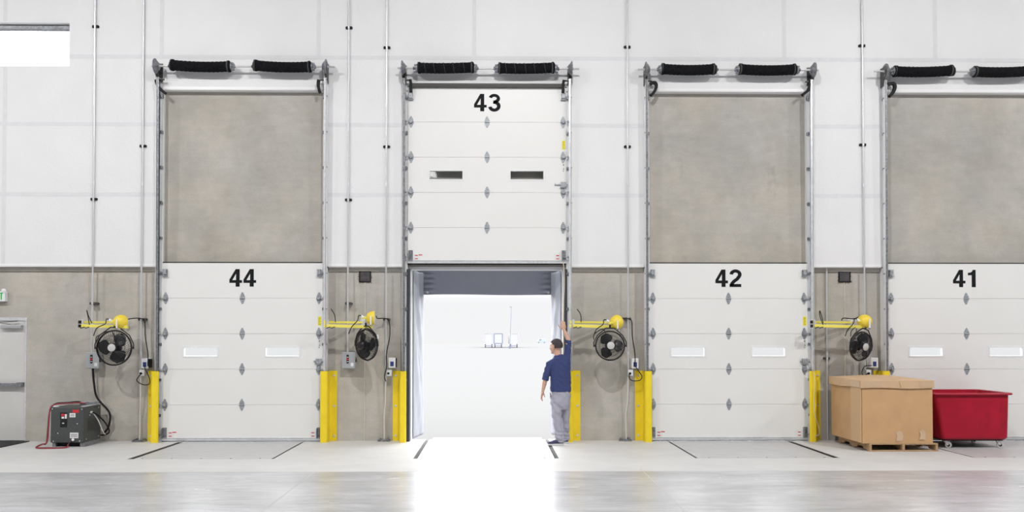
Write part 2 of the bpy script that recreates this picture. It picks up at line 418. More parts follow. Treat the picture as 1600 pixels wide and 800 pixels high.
# ------------------------------------------------------------------ shell
holes = [(c-OPW/2, c+OPW/2, -.75, 2.96) for c in CXD] + [(PDX-.98, PDX, 0, PDZ), (WINX1-3.0, WINX1, WZ0, WZ1)]
tag(MB().holes(XL-.3, XR+.3, -1.3, FZ+.2, holes, 0, .2).build('wall_front', 'concrete'), 'grey concrete dock wall with door openings', None, kind='structure')
rec = [(c-DW/2-.02, c+DW/2+.02, ZI-1, ZREC) for c in CXD] + [(WINX1-3.0, WINX1, WZ0, WZ1)]
tag(MB().holes(XL, XR, ZI, FZ, rec, -.10, 0).build('wall_upper', 'insul'), 'white insulated upper wall above the concrete', None, kind='structure')
tag(MB().box(XL, XR, YB-.2, YB, 0, FZ).build('wall_back', 'farwall'), kind='structure')
tag(MB().box(XL-.2, XL, YB-.2, 0, 0, FZ).build('wall_left', 'farwall'), kind='structure')
tag(MB().box(XR, XR+.2, YB-.2, 0, 0, FZ).build('wall_right', 'farwall'), kind='structure')
tag(MB().box(XL-.2, XR+.2, YB-.2, .2, FZ, FZ+.2).build('ceiling', 'ceilingw'), kind='structure')
# seam tape grid on the insulation
tp = MB(); YT = -.1025
def hole_at(x, z): return any(h[0]-.0 < x < h[1] and h[2] < z < h[3] for h in rec)
def hband(py, w=.068):
    z = W(770, py, -.10).z; xs = sorted({XL, XR, *[h[0] for h in rec], *[h[1] for h in rec]})
    for a, b in zip(xs, xs[1:]):
        if not hole_at((a+b)/2, z): tp.box(a, b, YT, -.0995, z-w/2, z+w/2)
for py in (91, 196, 305): hband(py)
zb = W(770, 91, -.1).z+.036
for px in (253, 498, 741, 1225, 1461, 1705, 8):
    x = W(px, 45, -.1).x; tp.box(x-.034, x+.034, YT, -.0995, zb if px > 10 else WZ1+.02, FZ)
x = W(6, 300, -.1).x; tp.box(x-.034, x+.034, YT-.0008, -.0992, ZI+.04, WZ0-.02)
x = W(223, 300, -.1).x; tp.box(x-.02, x+.02, YT, -.0995, W(770, 196, -.1).z+.036, W(770, 91, -.1).z-.036)
tag(tp.build('trim_1', 'tape', weld=False), 'grey seam tape grid on the white wall', None, kind='structure')
# flashing at the foot of the insulation
fl = MB(); zz = W(770, 413.5, -.1).z
edges = [XL]+[e for c in CXD for e in (c-DW/2-.10, c+DW/2+.10)]+[XR]
for a, b in zip(edges[::2], edges[1::2]):
    fl.box(a, b, -.108, -.1, ZI-.005, zz+.005); fl.box(a, b, -.108, 0, ZI-.012, ZI-.001)
tag(fl.build('trim_2', 'flash', weld=False), 'white metal flashing along the foot of the upper wall', None, kind='structure')
dk = MB()
for a, b in zip(edges[::2], edges[1::2]): dk.box(a, b, -.035, 0, ZI-.075, ZI-.013)
tag(dk.build('trim_3', 'concrete', weld=False), kind='structure')
# white head angle over each recess
for i, c in enumerate(CXD):
    h = MB(); h.box(c-DW/2-.03, c+DW/2+.03, -.125, -.10, ZREC-.005, ZREC+.045); h.box(c-DW/2-.02, c+DW/2+.02, -.125, 0, ZREC-.012, ZREC-.001)
    tag(h.build('trim_%d' % (4+i), 'flash', weld=False, bevel=0), 'white head angle above door %s recess' % NUM[i], None, kind='structure')
# steel jamb angles of the openings
for i, c in enumerate(CXD):
    j = MB()
    for s in (-1, 1): j.box(c+s*OPW/2, c+s*(OPW/2-.012), -.012, .2, 0, 2.96); j.box(c+s*OPW/2, c+s*(OPW/2+.045), -.012, -.001, 0, 2.96)
    j.box(c-OPW/2, c+OPW/2, -.012, .2, 2.948, 2.96); j.box(c-OPW/2-.045, c+OPW/2+.045, -.012, -.001, 2.96, 3.0)
    tag(j.build('trim_%d' % (8+i), 'flash', weld=False), 'white painted steel frame lining the door %s opening' % NUM[i], None, kind='structure')

M['navyseal'] = mat('dark_jamb_seal', (.05, .055, .07), .5)
for k, s_ in enumerate((-1, 1)):
    q = MB().box(CXD[1]+s_*1.322, CXD[1]+s_*1.376, -.128, -.013, 0, 2.95).build('trim_%d' % (14+k), 'navyseal', bevel=.004)
    tag(q, 'dark rubber seal strip along the %s jamb of the open doorway' % ('left', 'right')[k], None, kind='structure')
# floor with leveller pits
LVW, LVD = 2.12, 2.06
pits = [(c-LVW/2-.01, c+LVW/2+.01, -LVD, .5) for c in CXD]
fb = MB().holes(XL-.3, XR+.3, YB-.3, .2, pits, -.25, 0, plane='xy')
tag(fb.build('floor', 'floor'), kind='structure')
pb = MB()
for (a, b, c_, d) in pits: pb.box(a-.05, b+.05, c_-.05, .2, -.7, -.26)  # pit bottoms are coloured black to stand for shade in the slots
tag(pb.build('floor_pit', 'black', weld=False), 'leveler pit bottoms coloured black for their shade', None, kind='structure')
# control joints sawn in the floor (thin filler strips)
fj = MB()
def gp(px, py):
    r = FW*F + RT*(px-CX) + UP*(CY-py); t = -CAM.z/r.z; return CAM + r*t
def joint(p, q, w=.012):
    p, q = gp(*p), gp(*q); d = (q-p).normalized(); n_ = Vector((-d.y, d.x, 0))*w/2
    fj.add([p-n_+Vector((0,0,.0008)), q-n_+Vector((0,0,.0008)), q+n_+Vector((0,0,.0008)), p+n_+Vector((0,0,.0008))], [(0,1,2,3)])
joint((492, 737), (408, 800)); joint((1000, 732), (1072, 800)); 
fj.box(XL, XR, FLOOR_JOINT-.006, FLOOR_JOINT+.006, -.01, .0008)
M['jointfill'] = mat('joint_filler', (.50, .49, .47), .6)
tag(fj.build('floor_joint', 'jointfill', weld=False), 'filled control joints in the floor', None, kind='structure')

# ------------------------------------------------------------------ dock levelers
LVL = ['diamond-plate dock leveler in the floor in front of door 44', 'diamond-plate dock leveler under the open door 43, washed by daylight',
       'diamond-plate dock leveler in the floor in front of door 42', 'diamond-plate dock leveler in front of door 41 partly under the red cart']
for i, c in enumerate(CXD):
    t = thing('dock_leveler', (c, -LVD/2, 0), LVL[i], 'dock leveler', 'dock levelers')
    gl, gr = ((.085, .03), (.05, .05), (.03, .085), (.03, .07))[i]
    MB().box(c-LVW/2+gl, c+LVW/2-gr, -LVD+.012, .12, -.03, 0.0).build('deck_plate', 'tread', t)
    lip = MB(); lip.box(c-LVW/2+gl+.05, c+LVW/2-gr-.05, .12, .42, -.02, 0.0); lip.cyl((c-1, .12, -.012), (c+1, .12, -.012), .014)
    lip.build('lip', 'tread', t, smooth=True)
    for s, g in ((-1, gl), (1, gr)):
        MB().box(c+s*(LVW/2+.004), c+s*(LVW/2-g+.012), -LVD+.03, .1, -.2, -.006).build('weather_seal', 'black', t)
    b = MB()
    for k in range(5):
        x = c-LVW/2+.2+k*(LVW-.4)/4; MB().cyl((x, -LVD+.04, 0), (x, -LVD+.04, .004), .014, 12).build('bolt', 'galvdark', t)

# ------------------------------------------------------------------ sectional doors
def hinge(c, y, z, parent, side=0):
    """diamond shaped galvanised hinge; side -1/1 has a roller stem going outward"""
    w, h = .042, .10
    mb = MB(); yy = y-.002
    for s in (-1, 1):
        poly = [(c-w, z+s*.012), (c+w, z+s*.012), (c+w, z+s*.03), (c+.010, z+s*h), (c-.010, z+s*h), (c-w, z+s*.03)]
        mb.prism(poly, yy-.004, yy+.001)
    mb.cyl((c-w, yy-.008, z), (c+w, yy-.008, z), .012, 10)
    for s in (-1, 1): mb.cyl((c, yy-.008, z+s*.055), (c, yy, z+s*.055), .008, 8)
    if side:
        mb.box(c-.02, c+.02, yy-.045, yy, z-.022, z+.022)
        mb.cyl((c+side*.0, yy-.035, z), (c+side*.085, yy-.035, z), .007, 8)
        mb.cyl((c+side*.075, yy-.035, z), (c+side*.10, yy-.035, z), .022, 14)
    return mb.build('hinge', 'hinge', parent, smooth=True, weld=False)
def sectional(i, c, zb, y):
    num = NUM[i]; opened = zb > 1
    t = thing('door_%d' % (i+1), (c, y, zb), ('white sectional dock door %s raised above the bright opening' if opened else 'white sectional dock door %s rolled down shut') % num,
              'door', kind='structure')
    x0, x1 = c-DW/2, c+DW/2
    wz0, wz1 = 2*SH+.225, 2*SH+.375           # window band in the third section (from the bottom)
    wins = [(c-.99, c-.42), (c+.40, c+.97)]
    for k in range(5):
        z0, z1 = zb+.005+k*SH, zb+(k+1)*SH
        mb = MB()
        if k == 2: mb.holes(x0, x1, z0, z1, [(a, b, zb+wz0, zb+wz1) for a, b in wins], y, y+.05)
        else: mb.box(x0, x1, y, y+.05, z0, z1)
        if k: mb.box(x0+.002, x1-.002, y+.006, y+.044, z0-.006, z0+.001)
        mb.build('door_panel', 'door', t, bevel=.0015, seg=1, weld=False)
    for a, b in wins:
        f = MB().holes(a-.022, b+.022, zb+wz0-.022, zb+wz1+.022, [(a+.004, b-.004, zb+wz0+.004, zb+wz1-.004)], y-.006, y+.053)
        fr = f.build('window_frame', 'white_metal', t, bevel=.003, seg=2)
        MB().box(a+.002, b-.002, y+.02, y+.026, zb+wz0+.002, zb+wz1-.002).build('window_pane', 'glass', fr)
    for k in range(1, 5):
        z = zb+k*SH+.002
        hinge(c, y, z, t); hinge(x0+.055, y, z, t, -1); hinge(x1-.055, y, z, t, 1)
    for s, xx in ((-1, x0+.05), (1, x1-.05)):        # top roller brackets
        b = MB(); z = zb+5*SH-.17
        b.box(xx-.035, xx+.035, y-.006, y, z-.06, z+.06); b.box(xx-.035, xx+.035, y-.05, y, z+.045, z+.06); b.box(xx-.03, xx+.03, y-.05, y-.044, z-.03, z+.05)
        b.box(xx-.045, xx+.045, y-.055, y, z-.055, z-.045)
        b.cyl((xx, y-.035, z), (xx+s*.085, y-.035, z), .007, 8); b.cyl((xx+s*.075, y-.035, z), (xx+s*.1, y-.035, z), .022, 14)
        b.build('top_bracket', 'hinge', t, weld=False, bevel=.002, seg=1)
        b = MB(); z = zb+.12
        b.box(xx-.03, xx+.04, y-.008, y, z-.09, z+.10); b.box(xx-.03, xx-.024, y-.06, y, z-.08, z+.09)
        for q in (-.05, .02, .07): b.cyl((xx+.01, y-.02, z+q), (xx+.01, y, z+q), .011, 8)
        b.cyl((xx, y-.035, z-.02), (xx+s*.085, y-.035, z-.02), .007, 8); b.cyl((xx+s*.075, y-.035, z-.02), (xx+s*.1, y-.035, z-.02), .022, 14)
        bb = b.build('bottom_bracket', 'galvdark', t, weld=False)
        st = MB()
        for (dx, dz, w) in ((.10, .13, .05), (.10, .075, .05)) + (((.17, .14, .065),) if s < 0 else ()):
            xa = xx-s*dx; MB().box(xa-w/2, xa+w/2, y-.0020, y-.001, zb+dz-.008, zb+dz+.008).build('warning_sticker', 'redlabel', t)
        st = MB(); xa = xx-s*.09; st.box(xa-.07, xa+.07, y-.0010, y, zb+.05, zb+.155); st.build('sticker_backing', 'paper', t)
    # bottom retainer and rubber
    mb = MB(); mb.box(x0, x1, y-.006, y+.054, zb-.004, zb+.045); mb.box(x0, x1, y-.016, y, zb+.04, zb+.046); 
    for k in range(6): mb.cyl((x0+.3+k*(DW-.6)/5, y-.012, zb+.022), (x0+.3+k*(DW-.6)/5, y, zb+.022), .007, 8)
    mb.build('bottom_retainer', 'galv', t, weld=False)
    mb = MB(); n = 14; mb.tube([(x0, y+.024, zb-.008), (x1, y+.024, zb-.008)], .012 if not opened else .02, 12); mb.build('bottom_seal', 'black', t, smooth=True)
    mb = MB(); mb.box(x0-.01, x1+.01, y-.004, y+.05, zb+5*SH, zb+5*SH+(.016 if not opened else .012)); mb.build('top_seal', 'black', t)
    if opened:
        mb = MB(); mb.box(x0+.07, x1-.05, y-.055, y+.0, zb+5*SH-.012, zb+5*SH+.05); mb.box(x0+.07, x1-.05, y-.06, y-.052, zb+5*SH+.012, zb+5*SH+.026)
        M.setdefault('brownseal', mat('brown_black_seal', (.05, .045, .04), .5)); M.setdefault('greystrip', mat('dull_strip', (.28, .27, .24), .5))
        mb.build('top_strut', 'brownseal', t, weld=False)
    # yellow tag, print, slide bolt
    tx = x1-.045; z = zb+3*SH+.14
    tg = MB().box(tx-.028, tx+.028, y-.003, y, z, z+.155).build('safety_tag', 'yellow3', t)
    ln = MB()
    for q in range(5): ln.box(tx-.02, tx+.02-(q % 2)*.012, y-.004, y-.003, z+.02+q*.026, z+.027+q*.026)
    ln.build('tag_print', 'taglines', tg, weld=False)
    ln = MB()
    for q in range(7): ln.box(tx-.012+(q % 3)*.006, tx-.002+(q % 2)*.008, y-.002, y, z-.38+q*.035, z-.362+q*.035)
    ln.build('small_print', 'ink', t, weld=False)
    z = zb+2*SH+.135
    b = MB(); b.box(x1-.10, x1-.005, y-.03, y, z-.04, z+.045); b.box(x1-.11, x1+.0, y-.036, y, z-.055, z-.043); b.cyl((x1-.13, y-.018, z), (x1+.03, y-.018, z), .010, 10)
    if opened: b.cyl((x1-.20, y-.02, z), (x1-.1, y-.02, z), .008, 10); b.cyl((x1-.195, y-.02, z-.022), (x1-.195, y-.02, z+.022), .007, 8)
    else: b.cyl((x1-.135, y-.02, z-.0), (x1-.1, y-.035, z), .012, 10)
    b.build('slide_bolt', 'hinge', t, weld=False, bevel=.002, seg=1)
    number(num, c+.0, zb+4*SH+(.20 if not opened else .19), .30, y-.002, t)
    return t
sectional(0, CXD[0], .022, DY)
ZB43 = W(761, 411.5, DY).z
sectional(1, CXD[1], ZB43, DY-.035)
sectional(2, CXD[2], .022, DY)
sectional(3, CXD[3], .022, DY)

# ------------------------------------------------------------------ tracks
ZTR = W(770, 122, -.25).z
TRK = {(0,-1): 'galvanised vertical track on the left edge of door 44', (0,1): 'galvanised vertical track on the right edge of door 44',
       (1,-1): 'galvanised vertical track on the left edge of open door 43', (1,1): 'galvanised vertical track beside the man, right edge of door 43',
       (2,-1): 'galvanised vertical track on the left edge of door 42', (2,1): 'galvanised vertical track on the right edge of door 42',
       (3,-1): 'galvanised vertical track on the left edge of door 41'}
def track(i, s, c):
    xe = c+s*DW/2                                # door edge
    t = thing('door_track', (xe+s*.06, -.15, 0), TRK[(i, s)], 'door track', 'vertical door tracks')
    zt = ZTR
    yo = lambda z: -.055*max(0, z)/zt
    def vbox(mb, xa, xb, ya, yb, z0, z1):
        a, b = sorted((xa, xb)); c0, c1 = yo(z0), yo(z1)
        mb.add([(a,ya+c0,z0),(b,ya+c0,z0),(b,yb+c0,z0),(a,yb+c0,z0),(a,ya+c1,z1),(b,ya+c1,z1),(b,yb+c1,z1),(a,yb+c1,z1)],
               [(0,3,2,1),(4,5,6,7),(0,1,5,4),(1,2,6,5),(2,3,7,6),(3,0,4,7)])
    # wall angle
    mb = MB(); mb.box(xe-s*.0, xe+s*.082, -.116, -.111, 0, zt-.2); vbox(mb, xe+s*.078, xe+s*.083, -.185, -.112, 0, zt)
    mb.box(xe+s*.0, xe+s*.083, -.111, -.003, 0, ZI-.02)
    mb.build('wall_angle', 'white_metal', t, weld=False)
    # C channel
    mb = MB(); vbox(mb, xe+s*.066, xe+s*.070, -.178, -.122, .02, zt); vbox(mb, xe+s*.038, xe+s*.070, -.180, -.176, .02, zt); vbox(mb, xe+s*.040, xe+s*.070, -.124, -.120, .02, zt)
    mb.build('channel', 'galvdark' if s < 0 else 'galv', t, weld=False)  # darker steel on the left channels stands in for shade inside them
    # clips and bolts between the two
    mb = MB(); z = .45
    while z < zt-.2:
        q = yo(z); mb.box(xe+s*.004, xe+s*.076, -.120+q, -.112, z-.022, z+.022); mb.cyl((xe+s*.03, -.13+q, z), (xe+s*.03, -.112, z), .012, 8)
        mb.cyl((xe+s*.075, -.15+q, z), (xe+s*.092, -.15+q, z), .013, 8)
        mb.build('track_clip', 'galvdark', t, weld=False); mb = MB()
        z += .605
    # leaf bumper at the top
    zc = W(770, 136, -.2).z; lean = {(0,-1): 1.6, (0,1): .4, (1,-1): .1, (1,1): .35, (2,-1): 1.0, (2,1): 1.5, (3,-1): 1.4}[(i, s)]
    y0 = -.20; pts = []
    xs0 = xe-s*.005
    if (i, s) in ((2,-1), (3,-1)):
        prof = [(.0, .06), (-.05, .085), (-.09, .075), (-.105, .03), (-.09, -.03), (-.055, -.09), (-.005, -.14)]
    elif (i, s) in ((0,-1), (2,1)):
        prof = [(.10, .10), (.09, .04), (.055, -.03), (.0, -.09), (-.06, -.135)]
        if i == 2: prof = [(.055, .13), (.03, .10), (.045, .04), (.015, -.03), (-.0, -.05), (-.09, -.12)]
    elif i == 1: prof = [(-.04, .12), (-.05, .05), (-.05, -.02), (-.055, -.09)]
    else: prof = [(-.05, .11), (-.06, .05), (-.055, -.02), (-.03, -.11)]
    path = spline([(xs0+s*a, y0, zc+b) for a, b in prof], 6)
    mb2 = MB()
    w = .046
    L_, R_ = [], []
    for k, p in enumerate(path):
        d = (path[min(k+1, len(path)-1)]-path[max(k-1, 0)]).normalized(); n_ = Vector((-d.z, 0, d.x))
        L_.append(p+n_*w/2); R_.append(p-n_*w/2)
    poly = [(p.x, p.z) for p in L_+R_[::-1]]
    n = len(path)
    vs = [(p.x, y0+dy, p.z) for dy in (-.03, .03) for p in L_+R_]
    fs = []
    for k in range(n-1):
        fs += [(k, k+1, n+k+1, n+k), (2*n+k, 3*n+k, 3*n+k+1, 2*n+k+1), (k, 2*n+k, 2*n+k+1, k+1), (n+k, n+k+1, 3*n+k+1, 3*n+k)]
    fs += [(0, n, 3*n, 2*n), (n-1, 3*n-1, 4*n-1, 2*n-1)]
    bo = mb2.add(vs, fs).build('bumper_spring', 'black', t, smooth=True)
    mb = MB(); mb.box(xs0-s*.03, xs0+s*.09, y0-.03, y0+.03, zc+.105, zc+.118)
    mb.build('bumper_bracket', 'iron', t, weld=False)
    return t
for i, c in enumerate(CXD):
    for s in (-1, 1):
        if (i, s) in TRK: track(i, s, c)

# ------------------------------------------------------------------ torsion shafts
SY = -.27
SPR = [([267, 361], [397, 487]), ([652, 741], [778, 867]), ([1033, 1118], [1154, 1244]), ([1396, 1489], [1521, 1614])]
SPAN = [(237, 523), (621, 905), (997, 1279), (1366, 1652)]
SPZ = [105.5, 107, 107.5, 109]
DRM = [(255, 508), (635, 886), (1012, 1259), (1381, 1634)]
for i in range(4):
    z = W(770, SPZ[i], SY).z; x0, x1 = [W(p, 107, SY).x for p in SPAN[i]]
    t = thing('torsion_shaft', ((x0+x1)/2, SY, z), 'steel counterbalance shaft with two black sleeved springs above door %s' % NUM[i], 'door spring assembly', 'torsion spring shafts above the doors')
    MB().cyl((x0, SY, z), (x1, SY, z), .0165, 14).build('shaft', 'steelbar', t, smooth=True)
    for k, (a, b) in enumerate(SPR[i]):
        xa, xb = W(a, 107, SY).x, W(b, 107, SY).x; n = 44; pts = []; rr = []
        for q in range(n+1):
            u = q/n; sag = .022*(1-(2*u-1)**2); tilt = {0: (.5-u)*.02, 1: (u-.5)*.012, 2: 0, 3: (u-.5)*.02}[i]
            if i == 1: sag = .012*math.sin(PI*u)
            pts.append((xa+(xb-xa)*u, SY, z+.012-sag+tilt))
            e = .011*(1 if q in (1, 2, n-1, n-2) else 0)
            rr.append(.087+e+.0022*math.sin(q*1.9+k)+.0015*math.sin(q*4.1) if 0 < q < n else .07)
        sp = MB().tube(pts, rr, 20).build('spring_sleeve', 'fabricblack', t, smooth=True, autosmooth=False)
        for u0 in (.045, .955):
            p = Vector(pts[int(u0*n)]); MB().tube([p-Vector((.012,0,0)), p+Vector((.012,0,0))], .098, 20).build('sleeve_band', 'strap', sp, smooth=True)
        if i == 1:
            wr = MB()
            for q in range(5):
                u = .1+q*.17; pp = [Vector(pts[int(u*n)])+Vector((.10*j/16, .093*math.sin(2*PI*j/16-1.2)*-1, .093*math.cos(2*PI*j/16-1.2))) for j in range(11)]
                wr.tube(pp, .004, 5)
            wr.build('wrap_cord', 'strap', sp, weld=False)
        for side, xx in ((-1, xa), (1, xb)):
            big = (i, k, side) in ((0,0,1), (0,1,1), (1,0,-1), (1,0,1), (1,1,-1), (1,1,1), (2,0,-1), (2,1,-1), (2,1,1), (3,0,-1), (3,1,-1))
            cn = MB(); L0 = .06 if big else .03; cn.lathe([(-.01, .05), (0, .072), (L0*.35, .075), (L0*.5, .05), (L0, .032), (L0+.015, .02)], (xx, SY, z), (side, 0, 0), 20)
            if big:
                for q in range(6): an = q*PI/3; cn.bar((xx+side*.012, SY+.05*math.cos(an), z+.05*math.sin(an)), (xx+side*.05, SY+.06*math.cos(an), z+.06*math.sin(an)), .018, .018)
            cn.build('end_cone', 'iron' if not big else 'galvdark', t, smooth=True, weld=False)
    for side, px in ((-1, DRM[i][0]), (1, DRM[i][1])):
        xx = CXD[i]+side*(DW/2+.045)
        # bearing plate standing off the wall, edge on
        mb = MB(); poly = [(-.102, z-.24), (-.102, z+.09), (-.30, z+.09), (-.33, z+.03), (-.33, z-.05), (-.235, z-.16), (-.21, z-.24)]
        mb.prism(poly, xx+side*.043, xx+side*.049, 'yz'); mb.box(xx+side*.043, xx-side*.02, -.108, -.101, z-.22, z+.10)
        mb.build('bearing_plate', 'iron', t, weld=False)
        # grooved cable drum
        dm = MB(); prof = [(-.045, .03), (-.045, .055), (-.03, .06)]
        for q in range(5): prof += [(-.03+q*.012, .066+q*.010), (-.024+q*.012, .072+q*.010)]
        prof += [(.034, .128), (.046, .128), (.046, .03), (.07, .028), (.07, .016)]
        dm.lathe([(a*.75, b) for a, b in prof], (xx+side*.01, SY, z), (side if i in (0, 3) and side < 0 or i == 2 and side > 0 else side, 0, 0), 28)
        for q in range(3):
            an = q*2*PI/3+.4; dm.cyl((xx+side*.04, SY+.07*math.cos(an), z+.07*math.sin(an)), (xx+side*.055, SY+.07*math.cos(an), z+.07*math.sin(an)), .014, 8)
        dm.build('cable_drum', 'galvdark', t, smooth=True, weld=False)
        MB().cyl((xx-side*.02, SY-.07, z), (xx-side*.02, -.215, z-.45), .003, 6).build('lift_cable', 'iron', t)

# ------------------------------------------------------------------ yellow track guards
GD = {(0,-1): (232, 236.5, 246.5), (0,1): (527, 511, 501), (1,-1): (614, 625, 634), (1,1): (906.5, 895, 887.5), (2,-1): (992, 1008.5, 1018), (2,1): (1281, 1275, 1266), (3,-1): (1364, 1380, 1390)}
GL = {(0,-1): 'yellow steel guard between the battery charger and door 44', (0,1): 'yellow steel guard at the foot of the right track of door 44',
      (1,-1): 'yellow steel guard at the left foot of the open doorway', (1,1): 'yellow steel guard just behind the man by the open doorway',
      (2,-1): 'yellow steel guard at the foot of the left track of door 42', (2,1): 'yellow steel guard at the right foot of door 42, near the cardboard box',
      (3,-1): 'yellow steel guard of which only the top shows behind the cardboard box'}
for key, (pf, ps, pi_) in GD.items():
    s = key[1]; xo = WX(pf, 0); xi = WX(pi_, -.24); xs = WX(ps, -.24); H = 1.205
    base = ((xo+xi)/2, -.12, 0)
    t = thing('track_guard', base, GL[key], 'guard', 'yellow track guards')
    # bent plate: wall flange, side, front, short return
    d = s; tk = .007
    mb = MB(); a = .018
    poly = [(xo, -.002), (xs+d*a, -.002), (xs, -.03), (xs, -.225), (xs-d*.014, -.24), (xi+d*.014, -.24), (xi, -.226), (xi, -.20)]
    off = [(xo, -.002-tk), (xs+d*(a+.003), -.002-tk), (xs+d*tk, -.032), (xs+d*tk, -.228), (xs-d*.012, -.24-tk), (xi+d*.012, -.24-tk), (xi-d*tk, -.229), (xi-d*tk, -.20)]
    vs = [(p[0], p[1], z) for z in (0, H) for p in poly+off]; n = len(poly); m2 = 2*n; fs = []
    for k in range(n-1):
        fs += [(k, k+1, m2+k+1, m2+k), (n+k, m2+n+k, m2+n+k+1, n+k+1), (k, n+k, n+k+1, k+1), (m2+k, m2+k+1, m2+n+k+1, m2+n+k)]
    fs += [(0, m2, m2+n, n), (n-1, 2*n-1, m2+2*n-1, m2+n-1)]
    mb.add(vs, fs).build('guard_plate', 'yellow', t)
    xb = xo-d*.05
    for z in (.09, .60, 1.12):
        b = MB(); b.cyl((xb, -.009, z), (xb, -.014, z), .020, 14); b.cyl((xb, -.014, z), (xb, -.027, z), .012, 6); b.build('bolt', 'galv', t, weld=False)

# ------------------------------------------------------------------ conduits
def conduit(pt, pb, y, ptop, pbot, straps, label, kick=False, foot=False):
    x = WX(pt, y, 250); ztop = W(pt, ptop, y).z if ptop > -50 else FZ
    zb = 0.0 if pbot is None else W(pb, pbot, y).z
    t = thing('wall_conduit', (x, y, zb), label, 'conduit', 'vertical white conduits on the wall')
    pts = [(x, y, ztop), (x, y, zb)]
    if foot:
        pts = spline([(x, y, ztop), (x, y, 1.2)], 1)+spline([(x-.0, y, 1.2), (x-.01, y+.03, .7), (x-.035, y+.075, .42), (x-.03, y+.06, .1), (x-.035, y+.06, .0)], 5)[1:]
    MB().tube(pts, .0145, 10).build('pipe', 'conduit', t, smooth=True)
    cp = MB()
    for py in straps:
        z = W(pt, py, y).z; yy = -.10 if z > ZI else 0
        st = MB(); dx = .05
        st.box(x-dx, x-.016, y+.0, yy, z-.020, z+.020); st.box(x+.016, x+dx, y+.0, yy, z-.020, z+.020); st.box(x-dx-.01, x+dx+.01, yy-.012, yy, z-.016, z+.016)
        st.build('strap', 'black' if z > ZI else 'iron', t, weld=False)
        MB().tube([(x, y, z-.014), (x, y, z+.014)], .018, 10).build('strap_ring', 'galv', t)
    for z in (1.5, 4.4, 7.5):
        if zb+.3 < z < ztop-.2: cp.tube([(x, y, z-.035), (x, y, z+.035)], .019, 10)
    if cp.v: cp.build('coupling', 'galv', t, smooth=True, weld=False)
    if foot:
        f = MB(); f.box(x-.14, x+.06, y-.0, 0, .0, .03); f.box(x-.12, x-.09, y, 0, .02, .05); f.box(x+.0, x+.04, y, 0, .02, .055)
        f.build('foot_strut', 'galvdark', t, weld=False)
    return t
conduit(146.5, 146, -.13, -99, 553, (41, 311, 474), 'white conduit down to the switch box above the battery charger')
conduit(222.5, 222, -.13, -99, None, (228, 499), 'white conduit to the floor beside the left guard of door 44', foot=True)
conduit(544.3, 544, -.13, -99, 552, (43, 312, 474), 'white conduit down to the switch box between doors 44 and 43')
conduit(603.8, 604, -.13, -99, None, (74, 229, 499), 'white conduit to the floor left of the open doorway', foot=True)
conduit(980.8, 983, -.13, -99, None, (73, 229, 498), 'white conduit to the floor between door 43 and door 42', foot=True)
conduit(1290, 1290, -.03, 418, None, (560,), 'short white conduit below the upper wall left of the cardboard box', foot=False)
conduit(1349, 1351, -.13, -99, None, (71, 226), 'white conduit behind the rightmost fan and the cardboard box')

# switch boxes
for px, lab in ((144.5, 'grey switch box on the wall above the battery charger'), (544.8, 'grey switch box on the wall between doors 44 and 43')):
    y = -.16; x = WX(px, y); z0 = W(px, 576, y).z; z1 = W(px, 551, y).z; w = .105
    t = thing('switch_box', (x, -.08, z0), lab, 'switch box', 'grey disconnect switches')
    b = MB().box(x-w, x+w, y, -.003, z0, z1).build('enclosure', 'greybox', t, bevel=.008)
    MB().box(x-w-.008, x+w+.008, y-.008, y, z0+.008, z1+.008).build('cover', 'greybox', t, bevel=.004)
    q = MB(); q.box(x-.035, x+.005, y-.012, y-.008, z0+.09, z0+.235); q.build('switch_plate', 'panelblack', t)
    MB().box(x-.03, x+.0, y-.016, y-.012, z0+.145, z0+.175).build('red_flag', 'redlabel', t)
    MB().box(x-.028, x+.0, y-.015, y-.012, z0+.19, z0+.20).box(x-.028, x+.0, y-.015, y-.012, z0+.115, z0+.125).build('white_mark', 'paper', t, weld=False)
    h = MB(); h.box(x+w, x+w+.025, y+.02, y+.06, z0+.11, z0+.16); h.bar((x+w+.02, y-.01, z0+.19), (x+w+.02, y+.05, z0+.12), .012, .03); h.build('lever', 'iron', t, weld=False)
    MB().box(x+.035, x+.085, y-.0095, y-.008, z0+.04, z0+.10).build('label_plate', 'paper', t)

# embed plates with caulked joint
for px, lab in ((570.5, 'dark square steel plate near the top of the wall between doors 44 and 43'), (1319, 'dark square steel plate in the wall between doors 42 and 41')):
    x = WX(px, 0, 430); z = W(px, 432, 0).z; s = .095
    t = thing('wall_plate', (x, -.01, z-s), lab, 'wall plate', 'dark embed plates')
    MB().box(x-s, x+s, -.014, -.001, z-s, z+s).build('steel_plate', 'plate', t, bevel=.003)
    MB().holes(x-s-.008, x+s+.008, z-s-.008, z+s+.008, [(x-s+.012, x+s-.012, z-s+.012, z+s-.012)], -.017, -.001).build('plate_rim', 'panelblack', t)
    rs = MB()
    for k in range(26):
        a = random.uniform(-1, 1)*(s+.04); e = random.choice((0, 1, 2, 3)); r = random.uniform(.006, .018); q = s+.008+random.uniform(.003, .018)
        cx_, cz_ = ((a, q), (a, -q), (q, a), (-q, a))[e]; rs.cyl((x+cx_, -.0015, z+cz_), (x+cx_, -.0005, z+cz_), r, 9)
    rs.build('rust_stain', 'rust', t, weld=False)
    c_ = MB(); c_.tube([(x, -.004, z-s-.002), (x+.003, -.004, 1.6), (x-.002, -.004, .9), (x, -.004, .0)], .009, 8); c_.tube([(x, -.004, z+s+.002), (x, -.004, ZI-.08)], .012, 8)
    tag(c_.build('trim_12' if px < 800 else 'trim_13', 'plastercaulk', smooth=True, weld=False), 'pale caulk line down the concrete below the dark plate', None, kind='structure')

